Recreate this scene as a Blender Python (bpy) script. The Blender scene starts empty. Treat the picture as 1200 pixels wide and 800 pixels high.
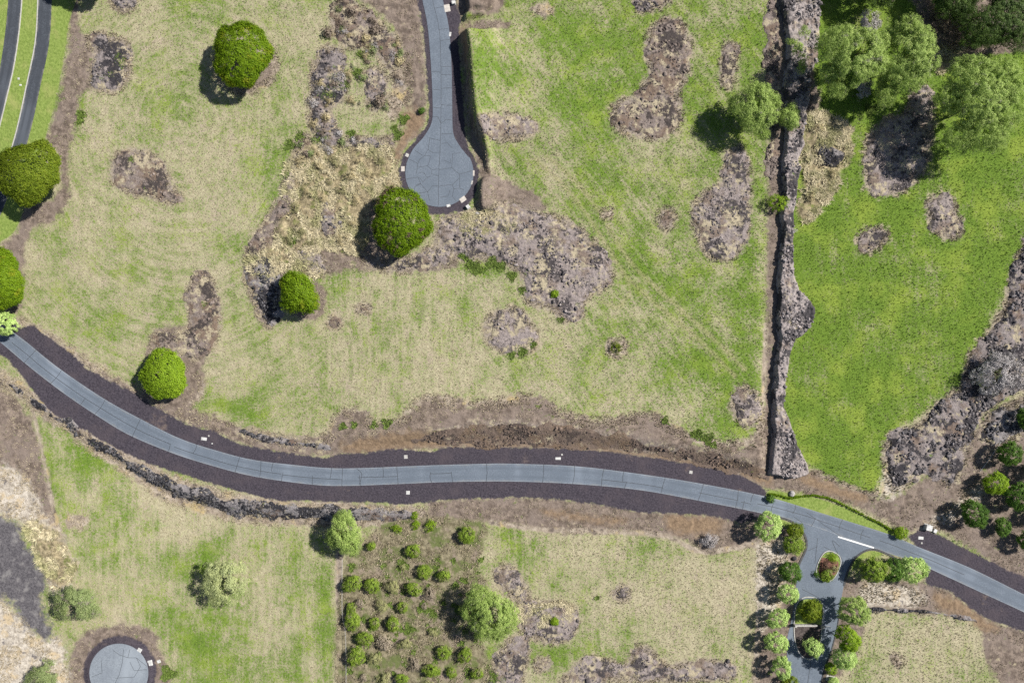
import bpy, math, random
import numpy as np
from mathutils import Vector

# ------------------------------------------------------------------ camera, sky, sun
S = bpy.context.scene
COL = S.collection
PX = 0.25                 # metres on the ground per photograph pixel
CAMZ = 200.0              # drone height
R = math.radians

cam_d = bpy.data.cameras.new("camera")
cam = bpy.data.objects.new("camera", cam_d)
COL.objects.link(cam)
cam.location = (0, 0, CAMZ)
cam.rotation_euler = (0, 0, 0)
cam_d.sensor_fit = 'HORIZONTAL'
cam_d.sensor_width = 36.0
cam_d.lens = 36.0 * CAMZ / (1200 * PX)
cam_d.clip_start = 1.0
cam_d.clip_end = 20000.0
S.camera = cam

SUN_EL = 43.0
SUN_H = Vector((0.92, 0.39, 0)).normalized()
W = bpy.data.worlds.new("World")
S.world = W
W.use_nodes = True
wn = W.node_tree.nodes
wn.clear()
sky = wn.new("ShaderNodeTexSky")
sky.sky_type = 'NISHITA'
sky.sun_disc = False
sky.sun_elevation = R(SUN_EL)
sky.sun_rotation = math.atan2(SUN_H.x, SUN_H.y)
bgn = wn.new("ShaderNodeBackground")
bgn.inputs[1].default_value = 0.05
wo = wn.new("ShaderNodeOutputWorld")
W.node_tree.links.new(sky.outputs[0], bgn.inputs[0])
W.node_tree.links.new(bgn.outputs[0], wo.inputs[0])

sun_d = bpy.data.lights.new("sun", 'SUN')
sun_d.energy = 5.0
sun_d.angle = R(0.53)
sun_d.color = (1.0, 0.955, 0.88)
sun = bpy.data.objects.new("sun", sun_d)
COL.objects.link(sun)
sd = Vector((SUN_H.x * math.cos(R(SUN_EL)), SUN_H.y * math.cos(R(SUN_EL)), math.sin(R(SUN_EL))))
sun.rotation_euler = sd.to_track_quat('Z', 'Y').to_euler()
sun.location = sd * 300

S.view_settings.view_transform = 'Standard'
S.view_settings.look = 'None'
S.view_settings.gamma = 1.0
S.view_settings.use_curve_mapping = False
S.view_settings.exposure = 0.6
S.render.engine = 'CYCLES'
S.cycles.use_denoising = False
S.cycles.max_bounces = 5
S.cycles.diffuse_bounces = 3
S.cycles.transparent_max_bounces = 4
S.cycles.sample_clamp_indirect = 4.0

rng = np.random.default_rng(7)
random.seed(7)

# ------------------------------------------------------------------ numeric helpers
_tab = np.random.default_rng(11).random((256, 256)).astype(np.float32)

def vnoise(x, y, seed=0):
    x = np.asarray(x, float) + seed * 17.31
    y = np.asarray(y, float) + seed * 9.77
    xi = np.floor(x).astype(int); yi = np.floor(y).astype(int)
    fx = x - xi; fy = y - yi
    fx = fx * fx * (3 - 2 * fx); fy = fy * fy * (3 - 2 * fy)
    a = _tab[yi & 255, xi & 255]; b = _tab[yi & 255, (xi + 1) & 255]
    c = _tab[(yi + 1) & 255, xi & 255]; d = _tab[(yi + 1) & 255, (xi + 1) & 255]
    return (a * (1 - fx) + b * fx) * (1 - fy) + (c * (1 - fx) + d * fx) * fy

def fbm(x, y, oct=4, seed=0, ridged=False):
    s = 0; a = 1; t = 0
    for i in range(oct):
        n = vnoise(x * 2 ** i, y * 2 ** i, seed + i * 3.1)
        if ridged:
            n = 1 - np.abs(2 * n - 1)
        s = s + a * n; t += a; a *= 0.5
    return s / t

def sstep(a, b, x):
    t = np.clip((x - a) / (b - a), 0, 1)
    return t * t * (3 - 2 * t)

def smooth(pts, closed=True, n=4):
    """Catmull-Rom through the points."""
    p = np.array(pts, float)
    out = []
    m = len(p)
    rngi = range(m) if closed else range(m - 1)
    for i in rngi:
        if closed:
            p0, p1, p2, p3 = p[i - 1], p[i], p[(i + 1) % m], p[(i + 2) % m]
        else:
            p0, p1, p2, p3 = p[max(i - 1, 0)], p[i], p[i + 1], p[min(i + 2, m - 1)]
        for k in range(n):
            t = k / n
            out.append(0.5 * ((2 * p1) + (-p0 + p2) * t + (2 * p0 - 5 * p1 + 4 * p2 - p3) * t * t + (-p0 + 3 * p1 - 3 * p2 + p3) * t ** 3))
    if not closed:
        out.append(p[-1])
    return np.array(out)

def sdf_pts(X, Y, poly):
    """signed distance (px, inside positive) of points to a closed polygon"""
    d2 = np.full(X.shape, 1e18)
    ins = np.zeros(X.shape, bool)
    n = len(poly)
    for i in range(n):
        x0, y0 = poly[i]; x1, y1 = poly[(i + 1) % n]
        ex, ey = x1 - x0, y1 - y0
        l = ex * ex + ey * ey
        if l < 1e-9:
            continue
        t = np.clip(((X - x0) * ex + (Y - y0) * ey) / l, 0, 1)
        d2 = np.minimum(d2, (X - x0 - t * ex) ** 2 + (Y - y0 - t * ey) ** 2)
        if y0 != y1:
            c = ((y0 > Y) != (y1 > Y)) & (X < ex * (Y - y0) / ey + x0)
            ins ^= c
    d = np.sqrt(d2)
    return np.where(ins, d, -d)

def dist_line(X, Y, pts, signed=False):
    """distance (px) to an open polyline; signed: positive on the photograph's upper side of a left-to-right line"""
    best = np.full(X.shape, 1e18); sg = np.zeros(X.shape)
    for i in range(len(pts) - 1):
        x0, y0 = pts[i]; x1, y1 = pts[i + 1]
        ex, ey = x1 - x0, y1 - y0
        l = ex * ex + ey * ey + 1e-9
        t = np.clip(((X - x0) * ex + (Y - y0) * ey) / l, 0, 1)
        dx = X - x0 - t * ex; dy = Y - y0 - t * ey
        d2 = dx * dx + dy * dy
        w = d2 < best
        best = np.where(w, d2, best)
        if signed:
            sg = np.where(w, -(ex * (Y - y0) - ey * (X - x0)), sg)
    d = np.sqrt(best)
    return np.where(sg >= 0, d, -d) if signed else d

def wx(px): return (np.asarray(px, float) - 600.0) * PX
def wy(py): return (400.0 - np.asarray(py, float)) * PX

# ------------------------------------------------------------------ ground grid in photograph pixels (1 px = 0.25 m)
STEP = 2.0
def axis(lo, hi):
    mid = np.arange(lo, hi + 0.1, STEP)
    ext = 10.0 * 1.7 ** np.arange(0, 13)
    ext = np.cumsum(ext)
    return np.concatenate([(lo - ext)[::-1], mid, hi + ext])
GX = axis(-80, 1280)
GY = axis(-70, 870)
XX, YY = np.meshgrid(GX, GY)
FAR = -40.0

def win_sdf(poly, margin=40):
    poly = np.asarray(poly, float)
    out = np.full(XX.shape, -float(margin))
    i0, i1 = np.searchsorted(GX, [poly[:, 0].min() - margin, poly[:, 0].max() + margin])
    j0, j1 = np.searchsorted(GY, [poly[:, 1].min() - margin, poly[:, 1].max() + margin])
    if i1 > i0 and j1 > j0:
        out[j0:j1, i0:i1] = np.maximum(sdf_pts(XX[j0:j1, i0:i1], YY[j0:j1, i0:i1], poly), -margin)
    return out

def win_line(pts, half, margin=40):
    """inside-positive distance to a band of half width half (number or one per point)"""
    pts = np.asarray(pts, float)
    out = np.full(XX.shape, -float(margin))
    h = np.broadcast_to(np.asarray(half, float), (len(pts),))
    m = margin + h.max()
    i0, i1 = np.searchsorted(GX, [pts[:, 0].min() - m, pts[:, 0].max() + m])
    j0, j1 = np.searchsorted(GY, [pts[:, 1].min() - m, pts[:, 1].max() + m])
    X = XX[j0:j1, i0:i1]; Y = YY[j0:j1, i0:i1]
    best = np.full(X.shape, -1e9)
    for i in range(len(pts) - 1):
        x0, y0 = pts[i]; x1, y1 = pts[i + 1]
        ex, ey = x1 - x0, y1 - y0
        l = ex * ex + ey * ey + 1e-9
        t = np.clip(((X - x0) * ex + (Y - y0) * ey) / l, 0, 1)
        d = np.hypot(X - x0 - t * ex, Y - y0 - t * ey)
        best = np.maximum(best, h[i] * (1 - t) + h[i + 1] * t - d)
    out[j0:j1, i0:i1] = np.maximum(best, -margin)
    return out

LAY = {}
def paint(layer, poly, grow=0.0, raw=False):
    d = win_sdf(poly if raw else smooth(poly)) + grow
    LAY[layer] = np.maximum(LAY.get(layer, np.full(XX.shape, FAR)), d)
def paint_line(layer, pts, half):
    d = win_line(smooth(pts, False), np.interp(np.linspace(0, 1, (len(pts) - 1) * 4 + 1), np.linspace(0, 1, len(pts)), np.broadcast_to(half, (len(pts),)))) 
    LAY[layer] = np.maximum(LAY.get(layer, np.full(XX.shape, FAR)), d)

# ------------------------------------------------------------------ traced lines of the place (pixels)
ROAD_UP = [(-25, 352), (5, 381), (30, 400), (67, 430), (120, 466), (165, 491), (212, 514), (262, 530), (300, 539), (350, 545), (385, 548), (425, 548), (500, 545), (570, 543), (600, 543), (675, 546), (750, 555), (820, 566), (900, 582), (960, 600), (1040, 625), (1075, 640), (1137, 665), (1200, 696), (1260, 724), (1330, 756)]
ROAD_LO = [(-52, 352), (-20, 384), (5, 405), (37, 432), (75, 461), (112, 486), (150, 509), (200, 530), (250, 546), (300, 558.5), (365, 567.5), (405, 569), (465, 567), (525, 564.5), (600, 564), (675, 567), (750, 574), (817, 586), (887, 600), (945, 614), (1032, 645), (1060, 654), (1087, 665), (1150, 694), (1200, 717), (1255, 744), (1330, 780)]
VERGE_N = [(24, 384), (37, 381), (50, 390), (75, 408), (96, 426), (107, 435), (150, 457), (175, 472), (200, 487), (225, 499), (250, 505), (275, 517), (300, 524), (350, 532), (385, 536), (400, 531), (425, 531), (450, 527), (475, 526), (505, 529), (520, 524), (550, 524), (600, 524), (650, 525), (700, 528), (750, 534), (800, 542), (850, 551), (875, 560), (887, 566), (897, 574)]
VERGE_S = [(-10, 402), (0, 415), (15, 428), (50, 472), (67, 487), (100, 505), (125, 520), (150, 532), (180, 545), (212, 555), (250, 567), (300, 581), (325, 586), (362, 587), (400, 588), (450, 589), (475, 591), (510, 587), (537, 585), (600, 583), (650, 585), (700, 591), (750, 600), (800, 602), (837, 605), (867, 612), (882, 610), (900, 603)]
SIDE_L = [(490, -60), (492, -25), (495, 0), (501, 30), (505, 75), (507, 120), (506, 143), (497, 160), (484, 175), (476, 192)]
SIDE_R = [(514, -60), (517, -25), (519, 0), (526, 32), (529, 75), (530, 125), (531, 155), (538, 170), (549, 184)]
CDS = (515, 203, 40)
CDS2 = (139.5, 788, 34.5)
SW_BANK = [(-40, 425), (0, 444), (12, 452), (30, 462), (45, 475), (60, 488), (80, 497), (105, 517), (130, 531), (150, 543), (175, 560), (200, 573), (240, 587), (280, 596), (320, 600), (380, 602), (430, 604), (490, 604)]
SW_HALF = [2, 2, 2.5, 2.5, 2.5, 3, 3, 4.5, 6, 7, 8.5, 10, 10, 10, 9, 8, 7, 3]
N_BANK = [(270, 512), (300, 516), (345, 523), (390, 523), (450, 516), (500, 512), (560, 507), (600, 507), (680, 512), (740, 520), (800, 530), (860, 542), (900, 553)]

def ellipse(cx, cy, rx, ry=None, rot=0, n=24):
    ry = ry or rx
    a = np.linspace(0, 2 * math.pi, n, endpoint=False)
    c, s = math.cos(R(rot)), math.sin(R(rot))
    x = rx * np.cos(a); y = ry * np.sin(a)
    return np.stack([cx + c * x - s * y, cy + s * x + c * y], 1)

# rocky patches: name, label, outline, height m, edge px, material, stones per m2, stone size
OUT = [
 ("lava_outcrop", "square lava patch with a streak of green weeds, beside the brown strip", [(105,45),(120,41),(140,47),(151,54),(153,70),(150,90),(142,103),(130,107),(115,102),(108,88),(112,70)], .5, 5, 'dark', .9, .35),
 ("lava_outcrop", "low brown and grey rock patch with a pointed tail in dry grass", [(137,183),(150,178),(172,180),(187,190),(197,208),(203,222),(213,232),(200,236),(175,230),(150,224),(135,214),(132,198)], .4, 5, 'brown', .6, .3),
 ("lava_outcrop", "hook shaped grey rock patch beside the round tree at the road", [(236,320),(247,330),(254,350),(256,370),(252,395),(240,412),(220,420),(205,415),(185,410),(180,395),(200,392),(222,385),(225,370),(219,350),(225,335)], .4, 6, 'brown', .5, .3),
 ("lava_outcrop", "small dark rock heap cut off by the picture edge in dry field", [(132,-6),(156,-6),(155,8),(145,14),(137,10)], .5, 4, 'dark', .9, .35),
 ("lava_outcrop", "round grey rock patch ringed with weeds below the big rocky ground", [(570,378),(585,365),(602,362),(615,370),(624,382),(627,398),(620,410),(600,414),(585,408),(572,398)], .4, 5, 'lilac', .9, .3),
 ("lava_outcrop", "long boot shaped brown rock patch in the green field", [(782,22),(798,28),(806,45),(808,70),(803,90),(795,105),(797,125),(795,145),(783,157),(765,161),(740,158),(722,150),(717,135),(722,122),(742,115),(757,98),(763,85),(758,60),(762,40)], .5, 6, 'brown', .8, .35),
 ("lava_outcrop", "club shaped dark lava patch along the stone berm below leafy tree", [(853,180),(868,176),(876,195),(878,220),(876,255),(872,285),(858,301),(840,302),(825,293),(817,275),(813,255),(814,240),(825,228),(842,220),(850,205)], .5, 6, 'lilac', 1.0, .35),
 ("lava_outcrop", "small narrow brown rock strip between boot shaped patch and stone berm", [(849,55),(858,53),(865,58),(861,75),(858,90),(855,100),(846,97),(846,75)], .35, 4, 'brown', .8, .3),
 ("lava_outcrop", "grey stone heap cut off by the picture edge in green field", [(746,-8),(782,-8),(780,5),(765,10),(749,11)], .5, 4, 'lilac', 1.0, .35),
 ("rocky_ground", "broad lilac grey rocky ground below the round road end", [(520,256),(545,250),(562,254),(585,243),(600,240),(615,246),(640,252),(670,262),(690,280),(705,295),(715,315),(714,330),(700,340),(683,350),(680,370),(665,375),(650,368),(640,360),(622,355),(615,345),(612,325),(600,312),(575,302),(550,305),(530,298),(512,285)], .8, 9, 'lilac', .8, .4),
 ("lava_outcrop", "grey oval rock patch at the foot of the stone berm", [(862,455),(875,455),(885,465),(890,480),(885,492),(875,498),(864,490),(857,475)], .4, 6, 'lilac', .6, .3),
 ("lava_outcrop", "pale rimmed bean shaped rock patch alone in bright green field", [(1087,240),(1098,231),(1110,229),(1117,238),(1120,250),(1127,265),(1122,276),(1108,277),(1096,270),(1090,255)], .5, 6, 'lilac', .7, .3),
 ("lava_outcrop", "faint small rock patch sinking into bright green field", [(1010,275),(1020,269),(1033,269),(1040,276),(1034,285),(1022,293),(1010,292),(1006,283)], .3, 6, 'lilac', .6, .28),
 ("lava_outcrop", "large straw edged rock patch half shaded by feathery trees", [(1017,165),(1030,150),(1040,140),(1060,135),(1070,110),(1085,100),(1092,130),(1090,160),(1085,190),(1075,208),(1060,222),(1040,227),(1022,224),(1015,205)], .6, 7, 'lilac', .7, .35),
 ("burnt_lava_ground", "wide blackened lava ground bordering the bright green field", [(1215,270),(1195,300),(1184,330),(1180,355),(1167,380),(1152,400),(1137,415),(1132,435),(1126,455),(1103,470),(1090,485),(1078,500),(1060,505),(1045,508),(1037,528),(1040,555),(1048,572),(1070,560),(1085,552),(1100,560),(1118,566),(1128,540),(1138,508),(1150,486),(1170,466),(1190,455),(1215,440)], .9, 8, 'dark', 1.3, .5),
 ("lava_outcrop", "black lava rubble under the shrubs beside the dirt track", [(1150,505),(1160,488),(1185,475),(1215,468),(1215,500),(1190,512),(1165,520),(1152,518)], .7, 6, 'black', 1.4, .5),
 ("lava_outcrop", "straw covered rock patch beside the feathery orchard tree", [(583,668),(592,662),(605,672),(616,690),(621,703),(640,707),(660,708),(675,717),(675,730),(665,745),(648,752),(632,748),(615,740),(608,728),(610,712),(602,700),(590,690),(583,680)], .5, 6, 'lilac', .9, .3),
 ("lava_outcrop", "lilac rock slope beside the orchard corner", [(600,750),(612,748),(618,757),(616,775),(610,795),(605,812),(570,812),(575,790),(585,765)], .5, 6, 'lilac', .9, .32),
 ("rubble_ridge", "long low rubble ridge with a pale rim in the straw field", [(655,812),(665,790),(680,776),(695,771),(712,775),(735,778),(742,762),(750,757),(762,762),(772,775),(785,781),(800,777),(830,775),(850,778),(860,786),(853,794),(830,795),(790,797),(750,797),(712,795),(704,812)], .5, 5, 'lilac', .9, .3),
 ("lava_outcrop", "tiny rock patch in the middle of the straw field", [tuple(p) for p in ellipse(728,695,8,7)], .3, 4, 'lilac', 1.0, .28),
 ("lava_outcrop", "tiny pale rock patch beside the long rubble ridge", [tuple(p) for p in ellipse(636,778,9,6,-30)], .25, 4, 'lilac', .5, .25),
 ("lava_outcrop", "tiny brown pit of soil and stones below the teardrop tree", [tuple(p) for p in ellipse(392,378,6,5)], .3, 4, 'brown', .8, .25),
 ("lava_outcrop", "tiny double hump of brown soil right of the brown pit", [tuple(p) for p in ellipse(427,362,6,4)], .3, 4, 'brown', .8, .25),
 ("lava_outcrop", "faint brown rock patch in green field near the wheel tracks", [tuple(p) for p in ellipse(781,256,8,11)], .25, 6, 'brown', .5, .28),
 ("lava_outcrop", "small grey rock patch beside the cut bank of the side road", [(560,150),(575,142),(600,139),(622,145),(625,155),(605,164),(580,165),(566,160)], .5, 6, 'lilac', .6, .32),
 ("scrub_ground", "brown and grey scrub rock along the top of the scrub beside the side road", [(394,8),(404,-2),(420,8),(438,20),(455,38),(468,52),(470,75),(455,80),(440,60),(430,52),(412,55),(398,45),(390,25)], .5, 7, 'brown', .6, .33),
 ("scrub_ground", "grey rock patch with green weeds at the left margin of the scrub", [(367,78),(378,60),(392,55),(402,66),(398,85),(405,100),(398,118),(385,128),(392,145),(398,165),(384,172),(372,160),(364,140),(366,110)], .6, 7, 'dark', .9, .36),
 ("scrub_ground", "small grey lava knob in the middle of the scrub", [(428,88),(440,82),(450,88),(454,105),(448,120),(440,128),(432,118),(430,104)], .6, 6, 'lilac', 1.0, .36),
 ("scrub_ground", "narrow rocky step below the straw clearing in the scrub", [(402,166),(420,163),(440,165),(458,164),(460,171),(440,173),(415,174),(402,174)], .6, 5, 'dark', 1.2, .36),
 ("scrub_ground", "long rocky rim between dry field and golden grass", [(352,160),(362,165),(356,185),(346,205),(342,225),(336,245),(325,262),(316,276),(305,292),(294,305),(290,296),(305,270),(320,248),(332,222),(338,200),(345,180)], .5, 6, 'brown', .7, .33),
 ("scrub_ground", "dark lava tip shaded by the small teardrop tree", [(291,312),(302,300),(318,305),(330,318),(328,345),(328,368),(317,381),(306,372),(298,350),(290,328)], .7, 7, 'black', 1.3, .42),
 ("scrub_ground", "dark rocky pockets inside the golden grass", [(372,248),(385,240),(396,248),(402,262),(392,274),(380,268)], .6, 6, 'dark', 1.0, .38),
 ("scrub_ground", "lilac rock fan at the lower end of the golden grass", [(345,300),(358,292),(372,298),(382,312),(376,322),(362,318),(350,312)], .5, 6, 'lilac', .9, .36),
 ("scrub_ground", "rocky shelf under the browning tree toward the turning end", [(425,300),(440,306),(470,306),(500,294),(522,284),(532,296),(520,310),(480,318),(440,314)], .5, 7, 'lilac', .9, .36),
 ("stone_berm", "long berm of pale lava stones running straight between the two green fields", [(915,-25),(919,40),(921,60),(918,100),(920,130),(918,165),(917,200),(915,250),(913,290),(911,330),(911,380),(908,430),(905,470),(904,510),(901,545),(903,556),(925,561),(947,557),(945,540),(930,510),(919,480),(920,450),(924,420),(932,400),(945,387),(953,370),(950,355),(932,330),(930,300),(930,250),(936,190),(945,140),(950,90),(957,60),(955,-25)], 2.5, 2.5, 'stone', 1.6, .4),
 ("lava_outcrop", "black lava hollow inside the golden grass beside the berm", [(956,172),(966,163),(980,166),(986,180),(978,194),(964,192)], .5, 6, 'black', 1.4, .45),
 ("stone_heap", "dark heap of loose lava stones at the road end of the berm", [(906,530),(920,524),(932,528),(942,540),(947,553),(930,559),(908,556)], .6, 6, 'black', 3.0, .5),
 ("rubble_strip", "brown rubble strip along the shaded side of the stone berm", [(898,-25),(911,-25),(913,40),(915,60),(912,100),(913,130),(911,165),(910,200),(903,215),(900,190),(903,160),(899,120),(897,60)], .4, 4, 'brown', 1.3, .35),
 ("rubble_bank", "dark lava rubble slope above the cinder shoulder of the main road", [(482,514),(510,506),(540,499),(575,495),(600,494),(640,497),(670,499),(700,506),(735,509),(760,518),(800,526),(830,531),(860,541),(880,546),(898,552),(898,559),(870,557),(840,549),(800,540),(760,531),(700,526),(600,522),(520,521),(495,519)], .12, 9, 'earth', 1.7, .32),
 ("rubble_bank", "thin dark stone edge between dry field and cinder shoulder", [(285,502),(305,510),(330,513),(350,517),(370,519),(385,522),(383,526),(350,523),(320,519),(295,512),(280,506)], .5, 3, 'black', 2.0, .4),
]

# ------------------------------------------------------------------ ground cover layers
def strip(a, b):
    return np.concatenate([smooth(a, False), smooth(b, False)[::-1]])
road_poly = strip(ROAD_UP, ROAD_LO)
up = [p for p in ROAD_UP if -30 < p[0] < 901]
lo = [p for p in ROAD_LO if -25 < p[0] < 900]
paint('cinder', np.concatenate([smooth(VERGE_N, False), smooth(up, False)[::-1] + [0, 4]]), raw=True)
paint('cinder', np.concatenate([smooth(VERGE_S, False), smooth(lo, False)[::-1] - [0, 4]]), raw=True)
paint('cinder', [(1066,632),(1068,626),(1082,621),(1100,626),(1125,640),(1150,652),(1175,665),(1200,676),(1260,705),(1260,735),(1200,705),(1140,675),(1090,652)])
paint('cinder', [(1080,660),(1085,672),(1087,685),(1112,692),(1137,712),(1162,727),(1200,740),(1270,775),(1270,740),(1200,710),(1150,688),(1100,665)])
paint('cinder', np.array([(486,-60),(489,0),(495,30),(499,75),(502,120),(501,143),(491,159),(476,176),(468,195),(467,215),(475,233),(488,246),(503,251),(522,251),(543,246),(556,230),(561,210),(560,195),(552,178),(546,160),(543,120),(540,80),(537,45),(540,20),(534,0),(526,-60)]))
paint('cinder', ellipse(139.5, 788, 42.5))
paint('ash', [(-40,600),(5,607),(20,615),(32,640),(45,660),(55,680),(48,700),(52,720),(62,745),(50,747),(30,735),(18,715),(0,700),(-40,690)])
# soil
paint('soil', [(80,-30),(92,-30),(93,35),(105,45),(112,70),(108,88),(110,102),(100,105),(92,120),(92,140),(86,160),(80,180),(80,200),(82,230),(72,250),(60,262),(40,268),(30,290),(27,340),(22,365),(5,375),(-20,300),(5,285),(20,270),(30,240),(60,235),(72,215),(65,180),(55,165),(60,145),(70,115),(74,85),(80,60),(82,30)])
NB_TOP = [(120,437),(150,452),(180,466),(215,472),(240,485),(275,497),(300,505),(320,511),(345,515),(365,510),(385,508),(395,490),(405,482),(420,481),(435,488),(440,500),(460,498),(480,485),(495,471),(510,465),(530,474),(560,474),(590,471),(620,465),(640,467),(655,484),(680,487),(700,494),(720,489),(745,485),(770,488),(790,498),(805,510),(815,519),(840,521),(860,519),(868,524),(882,516),(890,500),(894,470),(897,400),(900,200),(902,-30)]
NB_BOT = [(924,-30),(924,60),(922,200),(916,400),(908,500),(904,560),(902,572),(880,566),(850,553),(800,544),(750,536),(700,530),(600,526),(520,526),(450,529),(400,533),(350,534),(300,526),(250,507),(200,489),(150,459),(120,444)]
paint('soil', np.concatenate([smooth(NB_TOP, False), smooth(NB_BOT, False)]), raw=True)
paint('soil', [(505,588),(540,584),(600,582),(650,584),(700,590),(750,598),(800,602),(840,604),(866,611),(882,608),(900,604),(900,620),(893,636),(880,640),(860,644),(840,648),(825,648),(815,640),(800,632),(775,628),(750,624),(700,624),(660,626),(640,622),(610,616),(575,613),(540,612),(500,608)])
paint('soil', [(880,606),(905,603),(940,630),(940,660),(935,700),(930,760),(930,830),(884,830),(885,740),(888,700),(889,660),(892,640)])
paint('soil', [(893,553),(905,552),(935,558),(950,550),(960,555),(990,570),(1020,580),(1035,585),(1060,575),(1090,555),(1120,560),(1130,530),(1145,500),(1165,480),(1215,460),(1260,470),(1260,730),(1150,650),(1100,622),(1080,618),(1065,624),(1050,616),(1000,592),(960,582),(920,574),(900,572)])
paint('olive', [(404,652),(430,630),(455,612),(500,606),(560,610),(570,615),(567,640),(560,665),(572,690),(566,750),(575,830),(404,830)])
paint('soil', [(980,690),(990,676),(1030,682),(1060,680),(1087,684),(1112,692),(1137,712),(1162,727),(1200,740),(1270,775),(1270,860),(1190,830),(1165,790),(1152,765),(1150,745),(1147,727),(1110,721),(1070,718),(1018,716),(1012,735),(1004,770),(985,790),(968,830),(950,830),(965,780)])
paint('soil', [(474,-40),(490,-40),(494,30),(498,75),(500,120),(499,143),(489,159),(474,176),(466,195),(465,215),(472,233),(462,225),(458,200),(462,180),(478,150),(482,120),(478,60)])
paint('soil', [(527,18),(560,18),(590,10),(590,-40),(560,-40),(534,0),(534,15)])
paint('soil', [(540,30),(590,25),(592,35),(560,38),(548,40),(551,80),(553,120),(560,150),(568,170),(576,200),(600,215),(625,225),(640,245),(615,248),(590,240),(565,250),(520,262),(548,250),(560,235),(562,200),(552,170),(546,140),(543,100),(539,50)])
paint('soil', [(180,745),(165,735),(135,733),(100,742),(85,760),(78,790),(75,830),(200,830),(195,790)])
paint('soil', [(28,480),(45,520),(58,580),(66,610),(80,650),(85,660),(60,645),(40,600),(20,560),(-30,540),(-30,455),(5,458)])
paint('soil', [(180,388),(225,385),(240,420),(225,470),(180,468),(170,430)])
paint('soil', [(390,-30),(478,-30),(484,60),(482,110),(470,150),(450,160),(400,170),(365,180),(345,210),(325,250),(300,290),(286,315),(292,345),(305,378),(320,384),(332,360),(340,318),(380,322),(430,316),(500,318),(535,312),(530,290),(470,300),(440,240),(462,222),(462,195),(455,172),(472,140),(474,90),(460,30)])
paint('pale', [(455,60),(470,50),(482,90),(478,120),(462,140),(452,128),(460,100)])
paint('soil', [(1070,-60),(1240,-60),(1240,60),(1190,60),(1130,70),(1100,85),(1085,60),(1078,30)])
paint('soil', [(920,60),(945,55),(955,90),(962,120),(950,140),(935,140)])
paint('soil', ellipse(289,80,30,27)); paint('pale', ellipse(289,76,38,34)); paint('pale', ellipse(205,452,36,26)); paint('soil', ellipse(362,352,22,24))
# orange earth
paint('orange', [(402,519),(430,513),(470,505),(500,506),(522,516),(515,523),(470,525),(430,530),(405,528)])
paint('orange', [(872,548),(895,553),(905,558),(900,568),(880,562),(868,556)])
paint('orange', [(780,605),(805,604),(835,606),(850,614),(835,624),(805,626),(785,620)])
paint('orange', [(470,130),(490,130),(497,145),(485,158),(470,178),(463,200),(458,195),(464,170),(474,150)])
paint('orange', [(540,34),(546,34),(549,60),(547,75),(542,60)])
paint('orange', [(1095,695),(1130,705),(1150,722),(1170,735),(1150,738),(1130,722),(1100,712)])
paint('orange', [(945,556),(990,572),(1015,582),(1010,588),(970,578),(940,565)])
paint_line('orange', [(515,520),(560,520),(620,521),(690,525),(750,532),(800,540),(850,550)], 2.6)
paint_line('orange', [(640,600),(680,606),(730,612)], 3)
# pale dry thatch and dust along edges
for o in OUT:
    if o[0] in ('lava_outcrop', 'rocky_ground', 'rubble_ridge', 'burnt_lava_ground', 'scrub_ground'):
        paint('pale', o[2], grow=2.5)
paint_line('pale', SW_BANK, [h + 7 for h in SW_HALF])
paint_line('pale', [(12,372),(40,385),(80,410),(110,432),(150,455),(200,476),(260,500),(300,508),(345,517),(385,512),(398,488),(420,482),(442,500),(470,493),(500,468),(560,474),(620,466),(655,484),(700,494),(760,488),(805,511),(840,521),(880,516),(890,495)], 5)
paint_line('edge', [(892,500),(895,440),(897,380)], 2.5)
paint_line('edge', [(396.5,652),(396.5,700),(400,750),(402,830)], 4.5)
paint_line('edge', [(36,480),(48,530),(60,590),(72,630),(88,668)], 2.0)
paint_line('edge', [(575,612),(640,621),(700,622),(780,628),(820,646),(860,642),(888,640),(892,690),(887,750),(886,820)], 3)
paint_line('pale', [(958,556),(1000,574),(1025,580)], 4)
paint_line('pale', [(1080,620),(1110,600),(1130,585),(1150,570)], 8)
paint_line('pale', [(1018,692),(1050,694),(1080,700)], 8)
paint('bleach', [(1030,578),(1040,545),(1060,520),(1085,505),(1095,520),(1085,540),(1062,560),(1050,580)])
paint('bleach', [(0,545),(30,560),(50,600),(70,630),(85,660),(70,700),(58,690),(45,650),(30,615),(-40,595),(-40,560)])
paint('bleach', [(-40,690),(20,718),(50,748),(65,745),(75,760),(72,830),(-40,830)])
paint('bleach', [(892,640),(915,632),(922,650),(914,700),(905,722),(892,735),(890,690)], grow=2)
paint('bleach', [(1012,686),(1050,688),(1082,696),(1075,708),(1040,708),(1012,708)], grow=2)
paint('bleach', [(1085,612),(1110,598),(1130,583),(1150,566),(1156,576),(1130,600),(1105,612)])
paint('pale', ellipse(1050,774,9,8)); paint('pale', ellipse(88,612,15,9))
paint('pale', ellipse(722,407,13,12)); paint('pale', ellipse(712,250,7,6)); paint('pale', ellipse(636,12,12,8))
for o in OUT:
    if o[0] not in ('stone_berm', 'rubble_strip', 'stone_heap'):
        paint('stony', o[2], grow=1.0)
# mown lawn
paint('lawn', [(-40,-30),(84,-30),(80,30),(76,60),(72,85),(66,115),(58,145),(52,165),(40,200),(22,262),(2,282),(-40,290)])
paint('lawn', [(899,577),(905,574),(930,579),(960,584),(990,595),(1010,604),(1030,613),(1046,622),(1048,628),(1036,626),(1000,614),(960,602),(920,590),(900,584)])
paint('lawn', [(1008,648),(1020,645),(1034,648),(1030,652),(1012,655),(1004,664),(998,668),(1000,656)])
paint('lawn', [(903,606),(915,608),(928,614),(938,624),(940,640),(936,652),(930,645),(928,625)])
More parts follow.
